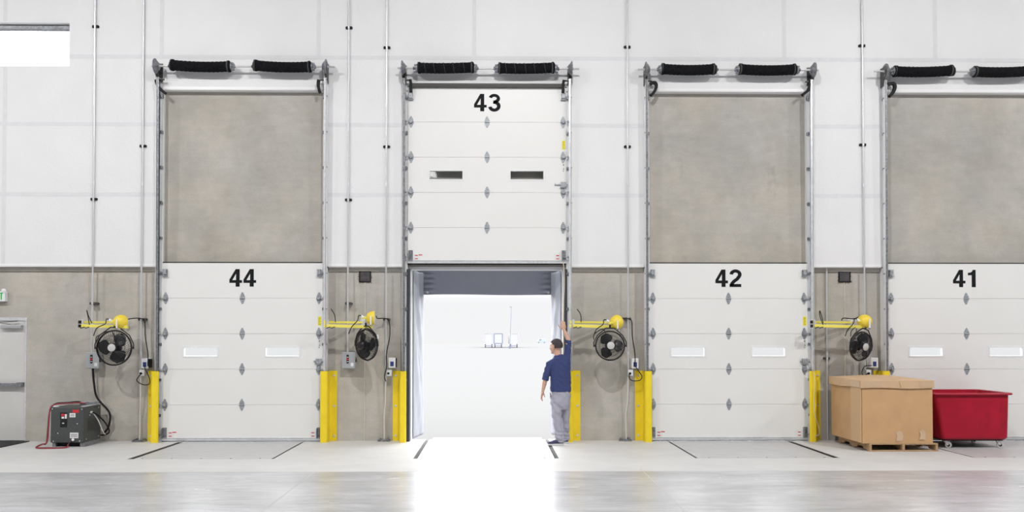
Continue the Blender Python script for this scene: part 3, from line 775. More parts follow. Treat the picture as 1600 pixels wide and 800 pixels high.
# ------------------------------------------------------------------ dock lights on arms, fans, boxes
UN = [dict(ox=0, lab='above the battery charger', door='by the grey side door', el=126, m=196, end=200, head=(187, 502.5), hdir=(.15, -1, -.25), fan=(178.5, 543.5), fdir=(.02, -1, .03), fr=.285, blade=55, tilt=0),
      dict(lab='between doors 44 and 43', el=508.5, m=566, end=582, head=(580, 497), hdir=(1, .05, -.05), fan=(572.7, 538.8), fdir=(.64, .76, .05), fr=.255, blade=55, tilt=0),
      dict(lab='just right of the man', el=892, m=958, end=966, head=(962, 503.5), hdir=(.62, -.75, -.1), fan=(953.3, 540.2), fdir=(-.02, -1, .04), fr=.24, blade=0, tilt=0),
      dict(lab='above the cardboard box', el=1268.5, m=1330, end=1350, head=(1352, 502), hdir=(.1, -1, -.15), fan=(1345, 541), fdir=(.42, -.88, -.12), fr=.24, blade=90, tilt=-14)]
def basis(n, roll=0):
    n = Vector(n).normalized(); x = Vector((0, 0, 1)).cross(n)*-1; x.normalize(); z = x.cross(n)*-1 if False else n.cross(x)*-1
    z = z.normalized()
    if z.z < 0: z = -z; 
    x = z.cross(n)*-1 if False else n.cross(z)
    return x.normalized(), n, z
for ui, u in enumerate(UN):
    FY = -.52
    # ---- arm
    e = W(u['el'], 505, -.42); mt = W(u['m'], 503, -.06); en = W(u['end'], 508.5, -.50)
    zU = W(u['el'], 503.3, -.42).z; zL = W(u['el'], 509.3, -.42).z
    t = thing('dock_light', (mt.x, -.0, e.z-.1), ['yellow folding arm lamp above the battery charger', 'yellow folding arm lamp facing sideways between doors 44 and 43',
              'yellow folding arm lamp just right of the man', 'yellow folding arm lamp above the cardboard box'][ui], 'dock lamp', 'yellow dock lamps on folding arms')
    mb = MB(); mb.box(mt.x-.035, mt.x+.035, -.012, -.002, zU-.06, zU+.075); mb.box(mt.x-.03, mt.x-.022, -.10, -.01, zU-.05, zU+.05); mb.box(mt.x+.022, mt.x+.03, -.10, -.01, zU-.05, zU+.05)
    mb.cyl((mt.x, -.07, zU-.07), (mt.x, -.07, zU+.07), .014, 12)
    mb.build('wall_bracket', 'whiteplastic', t, weld=False, bevel=.002, seg=1)
    MB().bar((mt.x, -.07, zU), (e.x+.03, -.40, zU), .040, .036).build('inner_arm', 'yellow2', t, bevel=.004)
    MB().bar((e.x+.03, -.44, zL+.004), (en.x, -.50, W(u['end'], 511, -.5).z), .045, .050).build('outer_arm', 'yellow2', t, bevel=.004)
    for zz_ in (zU, zL): MB().box(e.x-.022, e.x+.004, -.46, -.40, zz_-.026, zz_+.026).build('end_cap', 'black' if ui in (0, 3) else 'yellow2', t, bevel=.004)
    MB().cyl((e.x+.04, -.43, zL-.05), (e.x+.04, -.43, zU+.045), .016, 12).build('elbow_pin', 'galv', t)
    for k, xx in enumerate((e.x+.12, e.x+.045)): MB().bar((xx+.05, -.475, zL-.018), (xx-.02, -.475, zL-.04), .01, .016).build('arm_lever', 'iron', t)
    # ---- lamp head
    hx, hz = u['head']; hp = W(hx, hz, -.50); n = Vector(u['hdir']).normalized(); back = -n
    side = (ui == 1)
    if ui in (0, 3):   # seen from behind: dome towards the camera, lens towards the wall
        n = -Vector((u['hdir'][0]*-1, -1, .1)).normalized(); 
    if ui == 2: n = Vector((.70, .70, .12)).normalized()
    if ui == 1: n = Vector((.98, .12, -.05)).normalized()
    rad = .118 if ui in (0, 3) else .12
    dome = MB().lathe([(-.085, .03), (-.08, .05), (-.065, .075), (-.03, .102), (.01, .115), (.045, .119), (.05, .119), (.05, .112), (.0, .10)], hp, n, 36)
    for q in range(12):
        an = 2*PI*q/12; a_ = n.orthogonal().normalized(); b_ = n.cross(a_); dvec = a_*math.cos(an)+b_*math.sin(an)
        dome.bar(hp-n*.066+dvec*.076, hp+n*.02+dvec*.117, .006, .010, up=n.cross(dvec))
    dh = dome.build('lamp_head', 'yellow4', t, smooth=True, weld=False)
    MB().lathe([(.045, .108), (.052, .112), (.062, .08), (.068, .0)], hp, n, 28).build('lens', 'lens', t, smooth=True)
    # neck box with fixing bracket and cable gland
    nb = hp-n*.10; ar = Vector((-1, 0, 0)) if ui != 1 else Vector((-1, 0, 0))
    nk = MB(); nk.bar(hp+Vector((-.03, -.02, .0)) if ui == 0 or ui == 3 else hp-n*.05, (hp+Vector((-.15, -.02, .005))) if ui in (0, 3) else hp-n*.15+Vector((-.02, 0, 0)), .05, .04)
    nk.build('lamp_neck', 'yellow2', t, bevel=.01)
    MB().box(hp.x+.0, hp.x+.022, hp.y-.14, hp.y-.125, hp.z-.13, hp.z+.03).box(hp.x-.0, hp.x+.022, hp.y-.14, hp.y-.02, hp.z-.13, hp.z-.115).build('fork_bracket', 'whiteplastic', t, weld=False)
    MB().cyl((hp.x-.16, hp.y-.03, hp.z+.03), (hp.x-.12, hp.y-.03, hp.z+.01), .022, 12).build('cable_gland', 'whiteplastic', t)
    # cord tail looping over the arm near the elbow
    ex = e.x; cw = [(ex+.17, -.43, zU+.0), (ex+.16, -.46, zU+.12), (ex+.10, -.46, zU+.22)] if ui in (1, 2) else [(ex+.19, -.43, zU-.02), (ex+.15, -.46, zU+.10), (ex+.12, -.46, zU+.19), (ex+.13, -.44, zU+.10), (ex+.17, -.47, zU-.05)]
    MB().tube(spline(cw, 8), .007, 8).build('arm_cord', 'black', t, smooth=True)
    # lamp lead down to the fan
    fc = W(u['fan'][0], u['fan'][1], FY); rf_ = u['fr']
    lead = spline([(hp.x-.14, hp.y-.03, hp.z+.03), (hp.x-.20, hp.y-.04, hp.z+.04), (hp.x-.22, hp.y-.04, hp.z-.04), (fc.x-rf_*.95, FY-.03, fc.z+rf_*1.15), (fc.x-rf_*1.15, FY-.03, fc.z+rf_*.7)], 8)
    MB().tube(lead, .0075, 8).build('lamp_lead', 'black', t, smooth=True)
    # ---- power cord along the wall to the boxes
    bx = {0: 225.5, 1: 612, 2: 992, 3: 1366}[ui]; bz = {0: 568, 1: 567, 2: 568, 3: 567}[ui]; oxp = {0: 222, 1: 608, 2: 985, 3: 1357}[ui]; jx = {0: 222, 1: 604, 2: 983, 3: 1352}[ui]
    P_ = lambda px, py, y: tuple(W(px, py, y))
    if ui < 3:
        cp = [P_(hx+8, hz-3, -.42), P_(jx-14, 497.5, -.20), P_(jx-3, 497.5, -.165), P_(jx+4, 502, -.165), P_(jx+5, 525, -.15), P_(jx+(9 if ui != 1 else 0), 552, -.15), P_(jx+(9 if ui != 1 else 0), 572, -.19)]
        if ui == 1: cp += [P_(jx-3, 588, -.19), P_(jx-1, 596, -.18)]
    else:
        cp = [P_(hx-3, hz-10, -.45), P_(1334, 498, -.3), P_(1318, 497, -.12), P_(1315, 501, -.10)]
    tag(MB().tube(spline(cp, 8), .0085, 8).build('power_cord', 'black', smooth=True), ['black cord from the lamp above the battery charger to its white control box', 'wavy black cord hanging down the conduit left of the open doorway',
        'black cord from the lamp right of the man to the control box by door 42', 'black cord looping over the yellow arm above the cardboard box'][ui], 'cord', 'black power cords of the dock lamps')
    # control box
    yb = -.17; x = WX(bx+.5, yb); z0 = W(bx, bz+8, yb).z; z1 = W(bx, bz-8, yb).z; w = .06 if ui != 3 else .065
    t2 = thing('control_box', (x, -.08, z0), ['white control box beside the left guard of door 44', 'white control box left of the open doorway', 'white control box left of door 42', 'white control box below the fan above the cardboard box'][ui], 'control box', 'white wall control boxes')
    MB().box(x-w, x+w, yb, -.003, z0, z1).build('housing', 'whiteplastic', t2, bevel=.01)
    MB().box(x-.03, x+.03, yb-.004, yb, z0+.03, z0+.11).build('blue_plate', 'blueplate', t2, bevel=.003)
    MB().box(x+w-.003, x+w+.004, yb+.01, -.02, z0+.01, z1-.01).build('side_strip', 'black', t2)
    # outlet box on the conduit
    yo_ = -.17; x = WX(oxp, yo_); z0 = W(oxp, 588, yo_).z; z1 = W(oxp, 577.5, yo_).z
    t2 = thing('outlet_box', (x, -.12, z0), ['weatherproof outlet box on the conduit left of door 44', 'weatherproof outlet box on the conduit left of the open doorway', 'weatherproof outlet box on the conduit between doors 43 and 42', 'weatherproof outlet box on the conduit behind the cardboard box'][ui], 'outlet box', 'grey outlet boxes')
    MB().box(x-.05, x+.05, yo_, -.11, z0, z1).build('box', 'greybox', t2, bevel=.008)
    MB().box(x-.042, x+.042, yo_-.012, yo_, z0+.008, z1-.008).build('cover', 'whiteplastic', t2, bevel=.006)
    MB().cyl((x-.01, yo_-.03, z0+.05), (x-.01, yo_-.012, z0+.05), .02, 14).build('socket', 'black', t2)
    if ui in (0, 2, 3):
        q = {0: [(226, 571), (227, 577), (233, 590), (233, 600), (224, 601), (214, 595), (217, 588), (222, 583)], 2: [(992, 571), (998, 580), (1003, 588), (1000, 594), (990, 595), (984, 592), (983, 584)],
             3: [(1362, 571), (1352, 572), (1347, 580), (1349, 588), (1356, 583)]}[ui]
        tag(MB().tube(spline([P_(a, b, -.20) for a, b in q], 8), .0075, 8).build('plug_cord', 'black', smooth=True), {0: 'black cord loop below the control box left of door 44', 2: 'black cord loop below the control box left of door 42', 3: 'black cord loop behind the cardboard box'}[ui], 'cord', 'short plug cords')
    # ---- fan
    n = Vector(u['fdir']).normalized(); up_ = Vector((0, 0, 1)); xr = up_.cross(n).normalized(); zr = n.cross(xr).normalized()
    ro = R(u['tilt']); xr, zr = xr*math.cos(ro)+zr*math.sin(ro), -xr*math.sin(ro)+zr*math.cos(ro)
    mx = Matrix((xr, -n, zr)).transposed().to_4x4(); mx.translation = fc    # local: x right, -y = front, z up
    rf = u['fr']
    tf = thing('dock_fan', tuple(fc-Vector((0, 0, rf))), ['black wire cage fan facing forward above the battery charger', 'black wire cage fan turned away between doors 44 and 43', 'black wire cage fan facing forward just right of the man', 'black wire cage fan tilted sideways above the cardboard box'][ui], 'fan', 'black cage fans on the dock arms')
    def ring(mb, r, y, tr, n_=48): mb.tube([(r*math.cos(2*PI*k/n_), y, r*math.sin(2*PI*k/n_)) for k in range(n_)], tr, 6, closed=True)
    rim = MB(mx); ring(rim, rf, 0, .012); ring(rim, rf-.004, -.025, .006); ring(rim, rf-.004, .025, .006); rim.build('cage_rim', 'wire', tf, smooth=True, weld=False)
    for sgn, nm in ((-1, 'front_grille'), (1, 'rear_grille')):
        g = MB(mx)
        for k in range(44):
            a = 2*PI*k/44; pts = []
            for j in range(7):
                f = j/6; r = .055+(rf-.055)*f; aa = a+.55*(1-f)*sgn; yy = sgn*(.025+.07*(1-f**2.2))
                pts.append((r*math.cos(aa), yy, r*math.sin(aa)))
            g.tube(pts, .0024, 4)
        for f in (.33, .66): ring(g, .055+(rf-.055)*f, sgn*(.025+.07*(1-f**2.2)), .0022)
        ring(g, .055, sgn*.095, .004, 24)
        g.build(nm, 'wire', tf, weld=False)
    MB(mx).lathe([(0, .062), (.012, .062), (.02, .05), (.022, 0.0)], (0, -.092, 0), (0, -1, 0), 28).build('badge', 'hub', tf, smooth=True)
    mo = MB(mx); mo.lathe([(0, .03), (.01, .075), (.10, .078), (.13, .055), (.135, .0)], (0, .02, 0), (0, 1, 0), 28); mo.build('motor', 'blade', tf, smooth=True)
    MB(mx).lathe([(0, .0), (.0, .045), (.05, .05), (.06, .03)], (0, -.045, 0), (0, 1, 0), 24).build('blade_hub', 'blade', tf, smooth=True)
    for k in range(3):
        a0 = R(u['blade']+120*k); bl = MB(mx); nr, na = 8, 8; rb = rf-.022
        def bf(i_, j_, a0=a0):
            f = i_; q = j_-.5; wdt = 1.15*math.sin(PI*min(1, .16+.80*f)**.9)**.6 if f < 1 else .3
            r = .045+(rb-.045)*f; spread = (.55+.35*math.sin(PI*f))*(1 if f < .8 else 1-(f-.8)*2.2)
            if abs(q) > .38 and f > .7: r -= (abs(q)-.38)*.12
            a = a0+q*spread*1.75
            return (r*math.cos(a), -.0+.075*q*(1-.3*f), r*math.sin(a))
        bl.grid(bf, nr, na); bl.build('blade', 'blade', tf, smooth=True, solid=.004, autosmooth=False)
    yk = MB(mx); ry = rf+.03
    att = mx.inverted() @ Vector((fc.x+.03, -.50, W(u['end'], 511.5, -.5).z)); tz = max(att.z, rf+.04); tz = rf+.055
    pth = [(-ry, 0, -.02), (-ry, 0, .06), (-ry*.78, 0, rf*.72), (-.07, 0, tz), (.07, 0, tz), (ry*.78, 0, rf*.72), (ry, 0, .06), (ry, 0, -.02)]
    for a, b in zip(pth, pth[1:]): yk.bar(a, b, .03, .012, up=(0, 1, 0)) if False else yk.tube([a, b], .010, 8)
    yk.cyl((-ry, 0, 0), (-rf+.01, 0, 0), .018, 10); yk.cyl((ry, 0, 0), (rf-.01, 0, 0), .018, 10)
    yk.cyl((0, 0, tz-.005), (0, 0, tz+.055), .016, 12); yk.build('yoke', 'wire', tf, smooth=True, weld=False)
    MB(mx).box(-.04, .04, -.01, .01, -rf-.03, -rf-.01).build('bottom_tag', 'greybox', tf, bevel=.003)
    MB(mx).box(-rf-.035, -rf-.0, -.01, .01, .1, .17).build('side_tag', 'paper', tf) if ui == 1 else None
    mo = MB(mx); mo.tube(spline([(-ry, .02, .1), (-ry+.02, .05, .2), (-.1, .1, .28), (-.03, .12, .1)], 6), .007, 6); mo.build('fan_lead', 'black', tf, smooth=True)

# ------------------------------------------------------------------ dock shelter outside door 43
c = CXD[1]; xl = c-OPW/2; xr_ = c+OPW/2
t = thing('dock_shelter', (c, .5, 0), 'grey fabric dock shelter curtains hanging around the open doorway', 'dock shelter')
def side_curtain(s):
    xj = c+s*(OPW/2-.016)
    def fn(u_, v_):
        z = .02+2.93*v_; y = .2+.62*u_
        x = xj-s*(.012+.125*u_**.8)
        fold = .028*math.sin(u_*9+v_*13)*(.3+v_)+.012*math.sin(v_*21-u_*14)*u_
        fold += .02*math.exp(-((v_-.75+u_*.5)/.05)**2)-.015*math.exp(-((v_-.95+u_*.35)/.04)**2)
        return (x-s*fold*.8*math.sin(PI*min(1, u_*1.04)), y, z)
    MB().grid(fn, 30, 90).build('side_curtain', 'curtain', t, smooth=True, solid=.008, autosmooth=False)
side_curtain(-1); side_curtain(1)
zh0 = W(761, 460.5, .84).z; zh1 = W(761, 421, .84).z+.12
def hf(u_, v_):
    x = c-OPW/2+.0+OPW*u_; z = zh0+(zh1-zh0)*v_; pk = .02*math.sin(v_*38)*(math.exp(-((u_-.085)/.03)**2)+math.exp(-((u_-.915)/.03)**2))
    return (x, .86+.012*math.sin(u_*11+v_*2)+pk+.02*v_, z+.006*math.sin(u_*7))
MB().grid(hf, 80, 40).build('head_curtain', 'headcurtain', t, smooth=True, solid=.008, autosmooth=False)
fr = MB(); fr.box(c-OPW/2-.25, c-OPW/2-.0, .2, .95, -.4, 3.7); fr.box(c+OPW/2, c+OPW/2+.25, .2, .95, -.4, 3.7); fr.box(c-OPW/2-.25, c+OPW/2+.25, .2, .95, 3.45, 3.7)
fr.build('shelter_frame', 'curtain', t, weld=False)
g_ = MB()
for px in (668, 857): q = W(px, 457, .83); g_.cyl(q, q+Vector((0, .02, 0)), .022, 12)
g_.build('grommet', 'paper', t, weld=False)

# ------------------------------------------------------------------ side door (personnel), exit sign, mat, window
x1 = PDX; x0 = PDX-.98
t = thing('door_5', ((x0+x1)/2, .05, 0), 'pale grey steel side door with panic bar and closer, cut by the left frame edge', 'door', kind='structure')
MB().box(x0+.05, x1-.03, .02, .065, .012, PDZ-.05).build('door_leaf', mat('side_door_paint', (.60, .595, .585), .4, var=.03, scale=3), t, bevel=.003)
fr = MB().holes(x0, x1, -.0, PDZ, [(x0+.045, x1-.022, -.1, PDZ-.045)], -.006, .1); fr.build('door_frame', 'galv', t)
zb_ = W(20, 600.5, 0).z
b = MB(); b.box(x0+.1, x1-.05, -.075, -.035, zb_-.03, zb_+.025); b.box(x1-.13, x1-.045, -.08, .02, zb_-.04, zb_+.035); b.box(x0+.08, x0+.16, -.08, .02, zb_-.04, zb_+.035); b.build('panic_bar', 'galvdark', t, weld=False, bevel=.004)
b = MB(); z = PDZ-.14; b.box(x1-.42, x1-.07, -.06, .02, z-.045, z+.01); b.build('door_closer', 'greybox', t, bevel=.006)
b = MB(); b.bar((x1-.25, -.05, z+.02), (x1-.45, -.09, z+.05), .02, .01); b.bar((x1-.45, -.09, z+.05), (x1-.15, -.02, z+.075), .02, .01); b.build('closer_arm', 'iron', t, weld=False)
x = WX(6, -.1); z0 = W(3, 471, -.1).z; z1 = W(3, 455, -.1).z
t = thing('exit_sign', (x-.16, -.05, z0), 'white exit sign with emergency lamp above the grey side door', 'exit sign')
MB().box(x-.33, x, -.09, -.003, z0, z1).build('housing', 'whiteplastic', t, bevel=.006)
LT = {'E': [[(0,0),(.5,0),(.5,.15),(.18,.15),(.18,.43),(.45,.43),(.45,.57),(.18,.57),(.18,.85),(.5,.85),(.5,1),(0,1)]], 'X': [[(0,0),(.2,0),(.3,.33),(.4,0),(.6,0),(.4,.5),(.6,1),(.4,1),(.3,.67),(.2,1),(0,1),(.2,.5)]],
      'I': [[(.05,0),(.23,0),(.23,1),(.05,1)]], 'T': [[(.16,0),(.34,0),(.34,.85),(.5,.85),(.5,1),(0,1),(0,.85),(.16,.85)]]}
lm = MB(); xx = x-.29
for ch, ad in (('E', .62), ('X', .7), ('I', .33), ('T', .5)):
    q = shape_mesh(LT[ch], xx, z0+.03, .12, -.0915); lm.add(q.v, q.f); xx += ad*.12
lm.build('lettering', 'signgreen', t, weld=False)
MB().lathe([(0, .02), (.01, .035), (.05, .04), (.055, .03)], (x-.03, -.05, z1+.015), (.3, -1, -.2), 18).build('lamp_head', 'whiteplastic', t, smooth=True)
p = gp(42, 691); p2 = gp(0, 700)
mm = MB(); mm.prism([(x0-.3, -.04), (x0-.3, p2.y), (p2.x, p2.y), (p.x, p.y+.02), (p.x, -.04)], .001, .013, 'xy')
tag(mm.build('door_mat', 'mat'), 'black rubber mat at the foot of the side door', 'mat')
t = thing('window_1', (WINX1-1.5, 0, WZ0), 'high white window cut by the left frame edge', 'window', kind='structure')
fm = MB().holes(WINX1-3.0, WINX1, WZ0, WZ1, [(WINX1-2.96, WINX1-.03, WZ0+.03, WZ1-.07)], .02, .09); fm.build('window_frame', 'white_metal', t)
MB().box(WINX1-2.98, WINX1-.01, .05, .056, WZ0+.01, WZ1-.01).build('window_pane', 'glass', t)
MB().box(WINX1-3.0, WINX1-.0, -.02, .10, WZ1-.075, WZ1-.022).build('blind_box', 'galvdark', t)

# ------------------------------------------------------------------ battery charger
fy = -.74; X0, X1 = W(79, 660, fy).x, W(131, 660, fy).x; Zt = W(105, 636.5, fy).z; by = -.17
t = thing('battery_charger', ((X0+X1)/2, (fy+by)/2, 0), 'dark grey forklift battery charger on the floor beside the side door', 'battery charger')
bd = MB().box(X0, X1, fy+.006, by, .07, Zt).build('cabinet', 'charger', t, bevel=.008)
MB().box(X0+.004, X1-.004, fy-.002, fy+.006, .075, Zt-.006).build('front_panel', 'charger', t, bevel=.003)
MB().box(X0+.02, X0+.07, fy+.02, by, .0, .07).build('skid', 'galvdark', t, bevel=.003); MB().box(X1-.07, X1-.0, fy+.02, by, .0, .07).build('skid', 'galvdark', t, bevel=.003)
MB().box(X0+.07, X1-.07, fy+.08, by, .012, .07).build('base_pan', 'black', t)
w_ = X1-X0
P2 = lambda px, py: (W(px, py, fy).x, W(px, py, fy).z)
def plate(name, pxa, pya, pxb, pyb, m, yy=fy-.004, par=t):
    a, b = P2(pxa, pya), P2(pxb, pyb); return MB().box(a[0], b[0], yy-.002, fy-.002, b[1], a[1]).build(name, m, par)
dp = plate('display_panel', 94.3, 644.5, 105, 667.5, 'panelblack')
plate('display', 96, 646.5, 101, 650, 'redlabel', fy-.006, dp); plate('button', 101.8, 647, 104.6, 654, 'paper', fy-.006, dp); plate('button', 96.5, 651, 100.5, 654, 'paper', fy-.006, dp); plate('button', 97.5, 660.5, 100.5, 662, 'paper', fy-.006, dp)
plate('red_label', 113.5, 640, 123.5, 645, 'redlabel'); plate('white_label', 109, 645.5, 118, 652, 'paper'); plate('white_label', 109.5, 676, 122.5, 684.5, 'paper')
lnn = MB()
for k in range(3):
    a, b = P2(110.5, 678+k*2), P2(121.5, 678.6+k*2); lnn.box(a[0], b[0], fy-.0075, fy-.006, b[1], a[1])
for k in range(2):
    a, b = P2(110.5, 647.5+k*2), P2(116.5, 648.1+k*2); lnn.box(a[0], b[0], fy-.0075, fy-.006, b[1], a[1])
lnn.build('label_print', 'ink', t, weld=False)
sc_ = MB()
for px, py in ((83.5, 689.5), (124.5, 689), (90.5, 677), (121, 662), (82, 639), (128, 639.5)):
    a = P2(px, py); sc_.cyl((a[0], fy-.008, a[1]), (a[0], fy-.002, a[1]), .008, 10)
for yy, zz_ in ((-.66, .12), (-.25, .12), (-.55, .5), (-.25, .6)): sc_.cyl((X1, yy, zz_), (X1+.005, yy, zz_), .008, 10)
sc_.build('screws', 'paper', t, weld=False)
vn = MB()
for k in range(9): vn.box(X1-.001, X1+.004, -.62, -.3, .25+k*.02, .256+k*.02)
vn.build('side_vent', 'panelblack', t, weld=False)
topb = MB().box(X0+.02, X0+.10, -.70, -.66, Zt, Zt+.02).box(X1-.02, X1-.10, -.64, -.30, Zt, Zt+.012).build('top_hook', 'galv', t, weld=False, bevel=.003)
# cables
P3 = lambda px, py, y: tuple(W(px, py, y))
def cable(pts, m, nm, lab, r=.012, grp='charger cables'):
    return tag(MB().tube(spline(pts, 8), r, 9).build(nm, m, smooth=True), lab, 'cable', grp)
cable([(X1-.10, -.45, Zt+.035), (X0+.36, -.5, Zt+.055), (X0+.20, -.55, Zt+.05), (X0+.03, -.66, Zt+.04), (X0-.02, -.72, Zt-.03), P3(76, 665, -.74), P3(73.5, 690, -.76), (X0-.10, -.80, .05), (X0-.13, -.92, .014), (X0+.05, -.97, .014), P3(102, 702, -.9)[:2]+(.014,), P3(107, 694, -.80), P3(113, 687, fy-.01)], 'redcable', 'charger_cable', 'dark red cable looping over the charger and down to the floor', .011)
cable([(X1-.16, -.42, Zt+.035), (X0+.30, -.46, Zt+.07), (X0+.16, -.52, Zt+.06), (X0+.02, -.64, Zt+.05), (X0-.035, -.70, Zt-.06), P3(75, 668, -.70), P3(72.5, 692, -.72), (X0-.12, -.76, .05), (X0-.15, -.88, .014), (X0+.04, -.935, .014), P3(103, 700, -.86)[:2]+(.014,), P3(109, 692, -.79), P3(114.5, 687.5, fy-.01)], 'black', 'charger_cable', 'black cable looping over the charger alongside the red one', .011)
gl = MB().cyl(P3(113.8, 687, fy-.03), P3(113.8, 687, fy), .022, 12).build('cable_gland', 'whiteplastic', t)
MB().bar((X0+.33, -.46, Zt+.04), (X0+.62, -.42, Zt+.055), .045, .05).build('connector', 'galvdark', t, bevel=.008)
MB().cyl((X1, -.52, Zt-.10), (X1+.03, -.52, Zt-.10), .018, 12).build('side_gland', 'whiteplastic', t)
cable([(X1+.03, -.52, Zt-.10), (X1+.09, -.45, Zt-.16), (X1+.14, -.30, Zt-.30), (X1+.13, -.14, .18), (X1+.03, -.10, .12), (X1-.05, -.10, .12)], 'black', 'side_cable', 'black cable from the side of the charger to the wall', .011, 'charger side leads')
cable([(X1+.03, -.50, Zt-.11), (X1+.07, -.40, Zt-.25), (X1+.10, -.30, .20), (X1+.07, -.16, .14), (X1-.02, -.12, .22)], 'whiteplastic', 'side_cable', 'white cable hanging beside the charger', .008, 'charger side leads')
cable([P3(145, 576, -.12), P3(147, 600, -.10), P3(152, 622, -.09), (X1+.10, -.085, .50), (X1+.10, -.09, .28), (X1+.02, -.085, .15)], 'black', 'flexible_conduit', 'black flexible conduit from the switch box down behind the charger', .017, 'flexible conduits')

# ------------------------------------------------------------------ cardboard box on pallet
py0 = -1.42; py1 = -.29
a = gp(1358.5, 706); PX0 = W(1358.5, 700, py0).x; PX1 = W(1466, 700, py0).x
t = thing('pallet', ((PX0+PX1)/2, (py0+py1)/2, 0), 'low wooden pallet under the cardboard box', 'pallet')
PHt = .125
for k, xx in enumerate((PX0+.02, (PX0+PX1)/2, PX1-.02)):   # stringers run front to back, with notches
    poly = [(py0, .018), (py0, PHt-.018), (py1, PHt-.018), (py1, .018), (py1-.2, .018), (py1-.23, .055), (py1-.42, .055), (py1-.45, .018), (py0+.45, .018), (py0+.42, .055), (py0+.23, .055), (py0+.2, .018)]
    MB().prism(poly, xx-.019, xx+.019, 'yz').build('stringer', 'wood', t, bevel=.003, seg=1)
for k in range(7):
    yy = py0+k*(py1-py0-.09)/6; MB().box(PX0, PX1, yy, yy+.09, PHt-.018, PHt).build('deck_board', 'wood', t, bevel=.002, seg=1)
for yy in (py0, (py0+py1)/2-.045, py1-.09): MB().box(PX0, PX1, yy, yy+.09, 0, .018).build('bottom_board', 'wood', t, bevel=.002, seg=1)
BX0 = W(1347.5, 650, py0-.005).x; BX1 = W(1457.5, 650, py0-.005).x; BZ1 = W(1400, 605, py0-.01).z+.02; LZ = W(1400, 595, py0-.02).z
t = thing('shipping_box', ((BX0+BX1)/2, (py0+py1)/2, PHt), 'large brown cardboard box with sagging lid standing on a pallet', 'box')
y0 = py0+.0; y1 = py1+.02
def bulge(p):
    x, y, z = p; fz = math.sin(PI*min(1, max(0, (z-PHt)/(BZ1-PHt)))); return fz
mb = MB(); nz, nn = 14, 12; ring_ = []
cr = [(BX0, y0), (BX1, y0), (BX1, y1), (BX0, y1)]
for e_ in range(4):
    p, q = cr[e_], cr[(e_+1) % 4]
    for k in range(nn): ring_.append((p[0]+(q[0]-p[0])*k/nn, p[1]+(q[1]-p[1])*k/nn, e_, k/nn))
vs = []
cxb, cyb = (BX0+BX1)/2, (y0+y1)/2
for j in range(nz+1):
    z = PHt+.002+(BZ1-PHt)*j/nz
    for (x, y, e_, f) in ring_:
        b_ = .014*math.sin(PI*j/nz)*math.sin(PI*f); nx, ny = ((0,-1),(1,0),(0,1),(-1,0))[e_]
        vs.append((x+nx*b_, y+ny*b_, z))
n = len(ring_); fs = [(j*n+k, j*n+(k+1) % n, (j+1)*n+(k+1) % n, (j+1)*n+k) for j in range(nz) for k in range(n)]+[tuple(range(n)), tuple(nz*n+k for k in range(n))]
mb.add(vs, fs).build('carton', 'card', t, smooth=True)
# seam flap on the left side and edge strip
yf = y0+.36
MB().box(BX0-.022, BX0-.004, y0+.01, yf, PHt+.01, BZ1-.02).build('corner_flap', 'cardedge', t, bevel=.004)
# lid: domed tray with skirt
lx0, lx1, ly0, ly1 = BX0-.03, BX1+.012, y0-.022, y1+.012; sk = W(1400, 606.5, ly0).z
def lidz(u_, v_):
    d = math.sin(PI*u_)**.7*math.sin(PI*v_)**.7 if 0 < u_ < 1 and 0 < v_ < 1 else 0
    return LZ+.038*d+.012*math.sin(u_*9+v_*5)*d+.012*v_
mb = MB(); mb.grid(lambda u_, v_: (lx0+(lx1-lx0)*u_, ly0+(ly1-ly0)*v_, lidz(u_, v_)), 24, 24)
def skirt(pf, n_=24):
    def fn(u_, v_):
        x, y, zt_ = pf(u_); return (x, y, zt_+(sk+.008*math.sin(u_*7)-zt_)*v_)
    mb.grid(fn, n_, 4)
skirt(lambda u_: (lx0+(lx1-lx0)*u_, ly0-.0, lidz(u_, 0))); skirt(lambda u_: (lx0+(lx1-lx0)*u_, ly1, lidz(u_, 1)))
skirt(lambda u_: (lx0, ly0+(ly1-ly0)*u_, lidz(0, u_))); skirt(lambda u_: (lx1, ly0+(ly1-ly0)*u_, lidz(1, u_)))
lid = mb.build('lid', 'cardlid', t, smooth=True, solid=.008)
tpm = MB()
for px0_, px1_ in ((1350, 1377), (1436, 1456)):
    xa, xb = W(px0_, 600, ly0).x, W(px1_, 600, ly0).x
    tpm.grid(lambda u_, v_: (xa+(xb-xa)*u_, ly0-.006-.003*math.sin(u_*20+v_*9), sk+.02+(LZ-sk-.03)*v_), 12, 5)
tpm.grid(lambda u_, v_: (lx0-.006, ly0+.02+.35*u_, sk+.01+(LZ-sk-.02)*v_), 8, 4)
tpm.build('lid_tape', 'tapeclear', lid, smooth=True, solid=.001, weld=False)
xa = W(1406, 600, ly0).x; MB().bar((xa-.015, ly0-.006, LZ-.01), (xa+.02, ly0-.006, sk), .004, .012, up=(0,1,0)).build('lid_crease', 'cardedge', lid)
for px, w__, py_ in ((1404, .05, 684), (1440, .045, 682)):
    x = W(px, py_, y0).x; z = W(px, py_, y0).z
    tq = MB(); tq.grid(lambda u_, v_: (x-w__+2*w__*u_+.02*math.sin(v_*3), y0-.012-.003*math.sin(u_*8+v_*11), z-.05+.16*v_*(1-.3*abs(u_-.5))), 8, 8); tq.build('bottom_tape', 'tapeclear', t, smooth=True, solid=.001, weld=False)

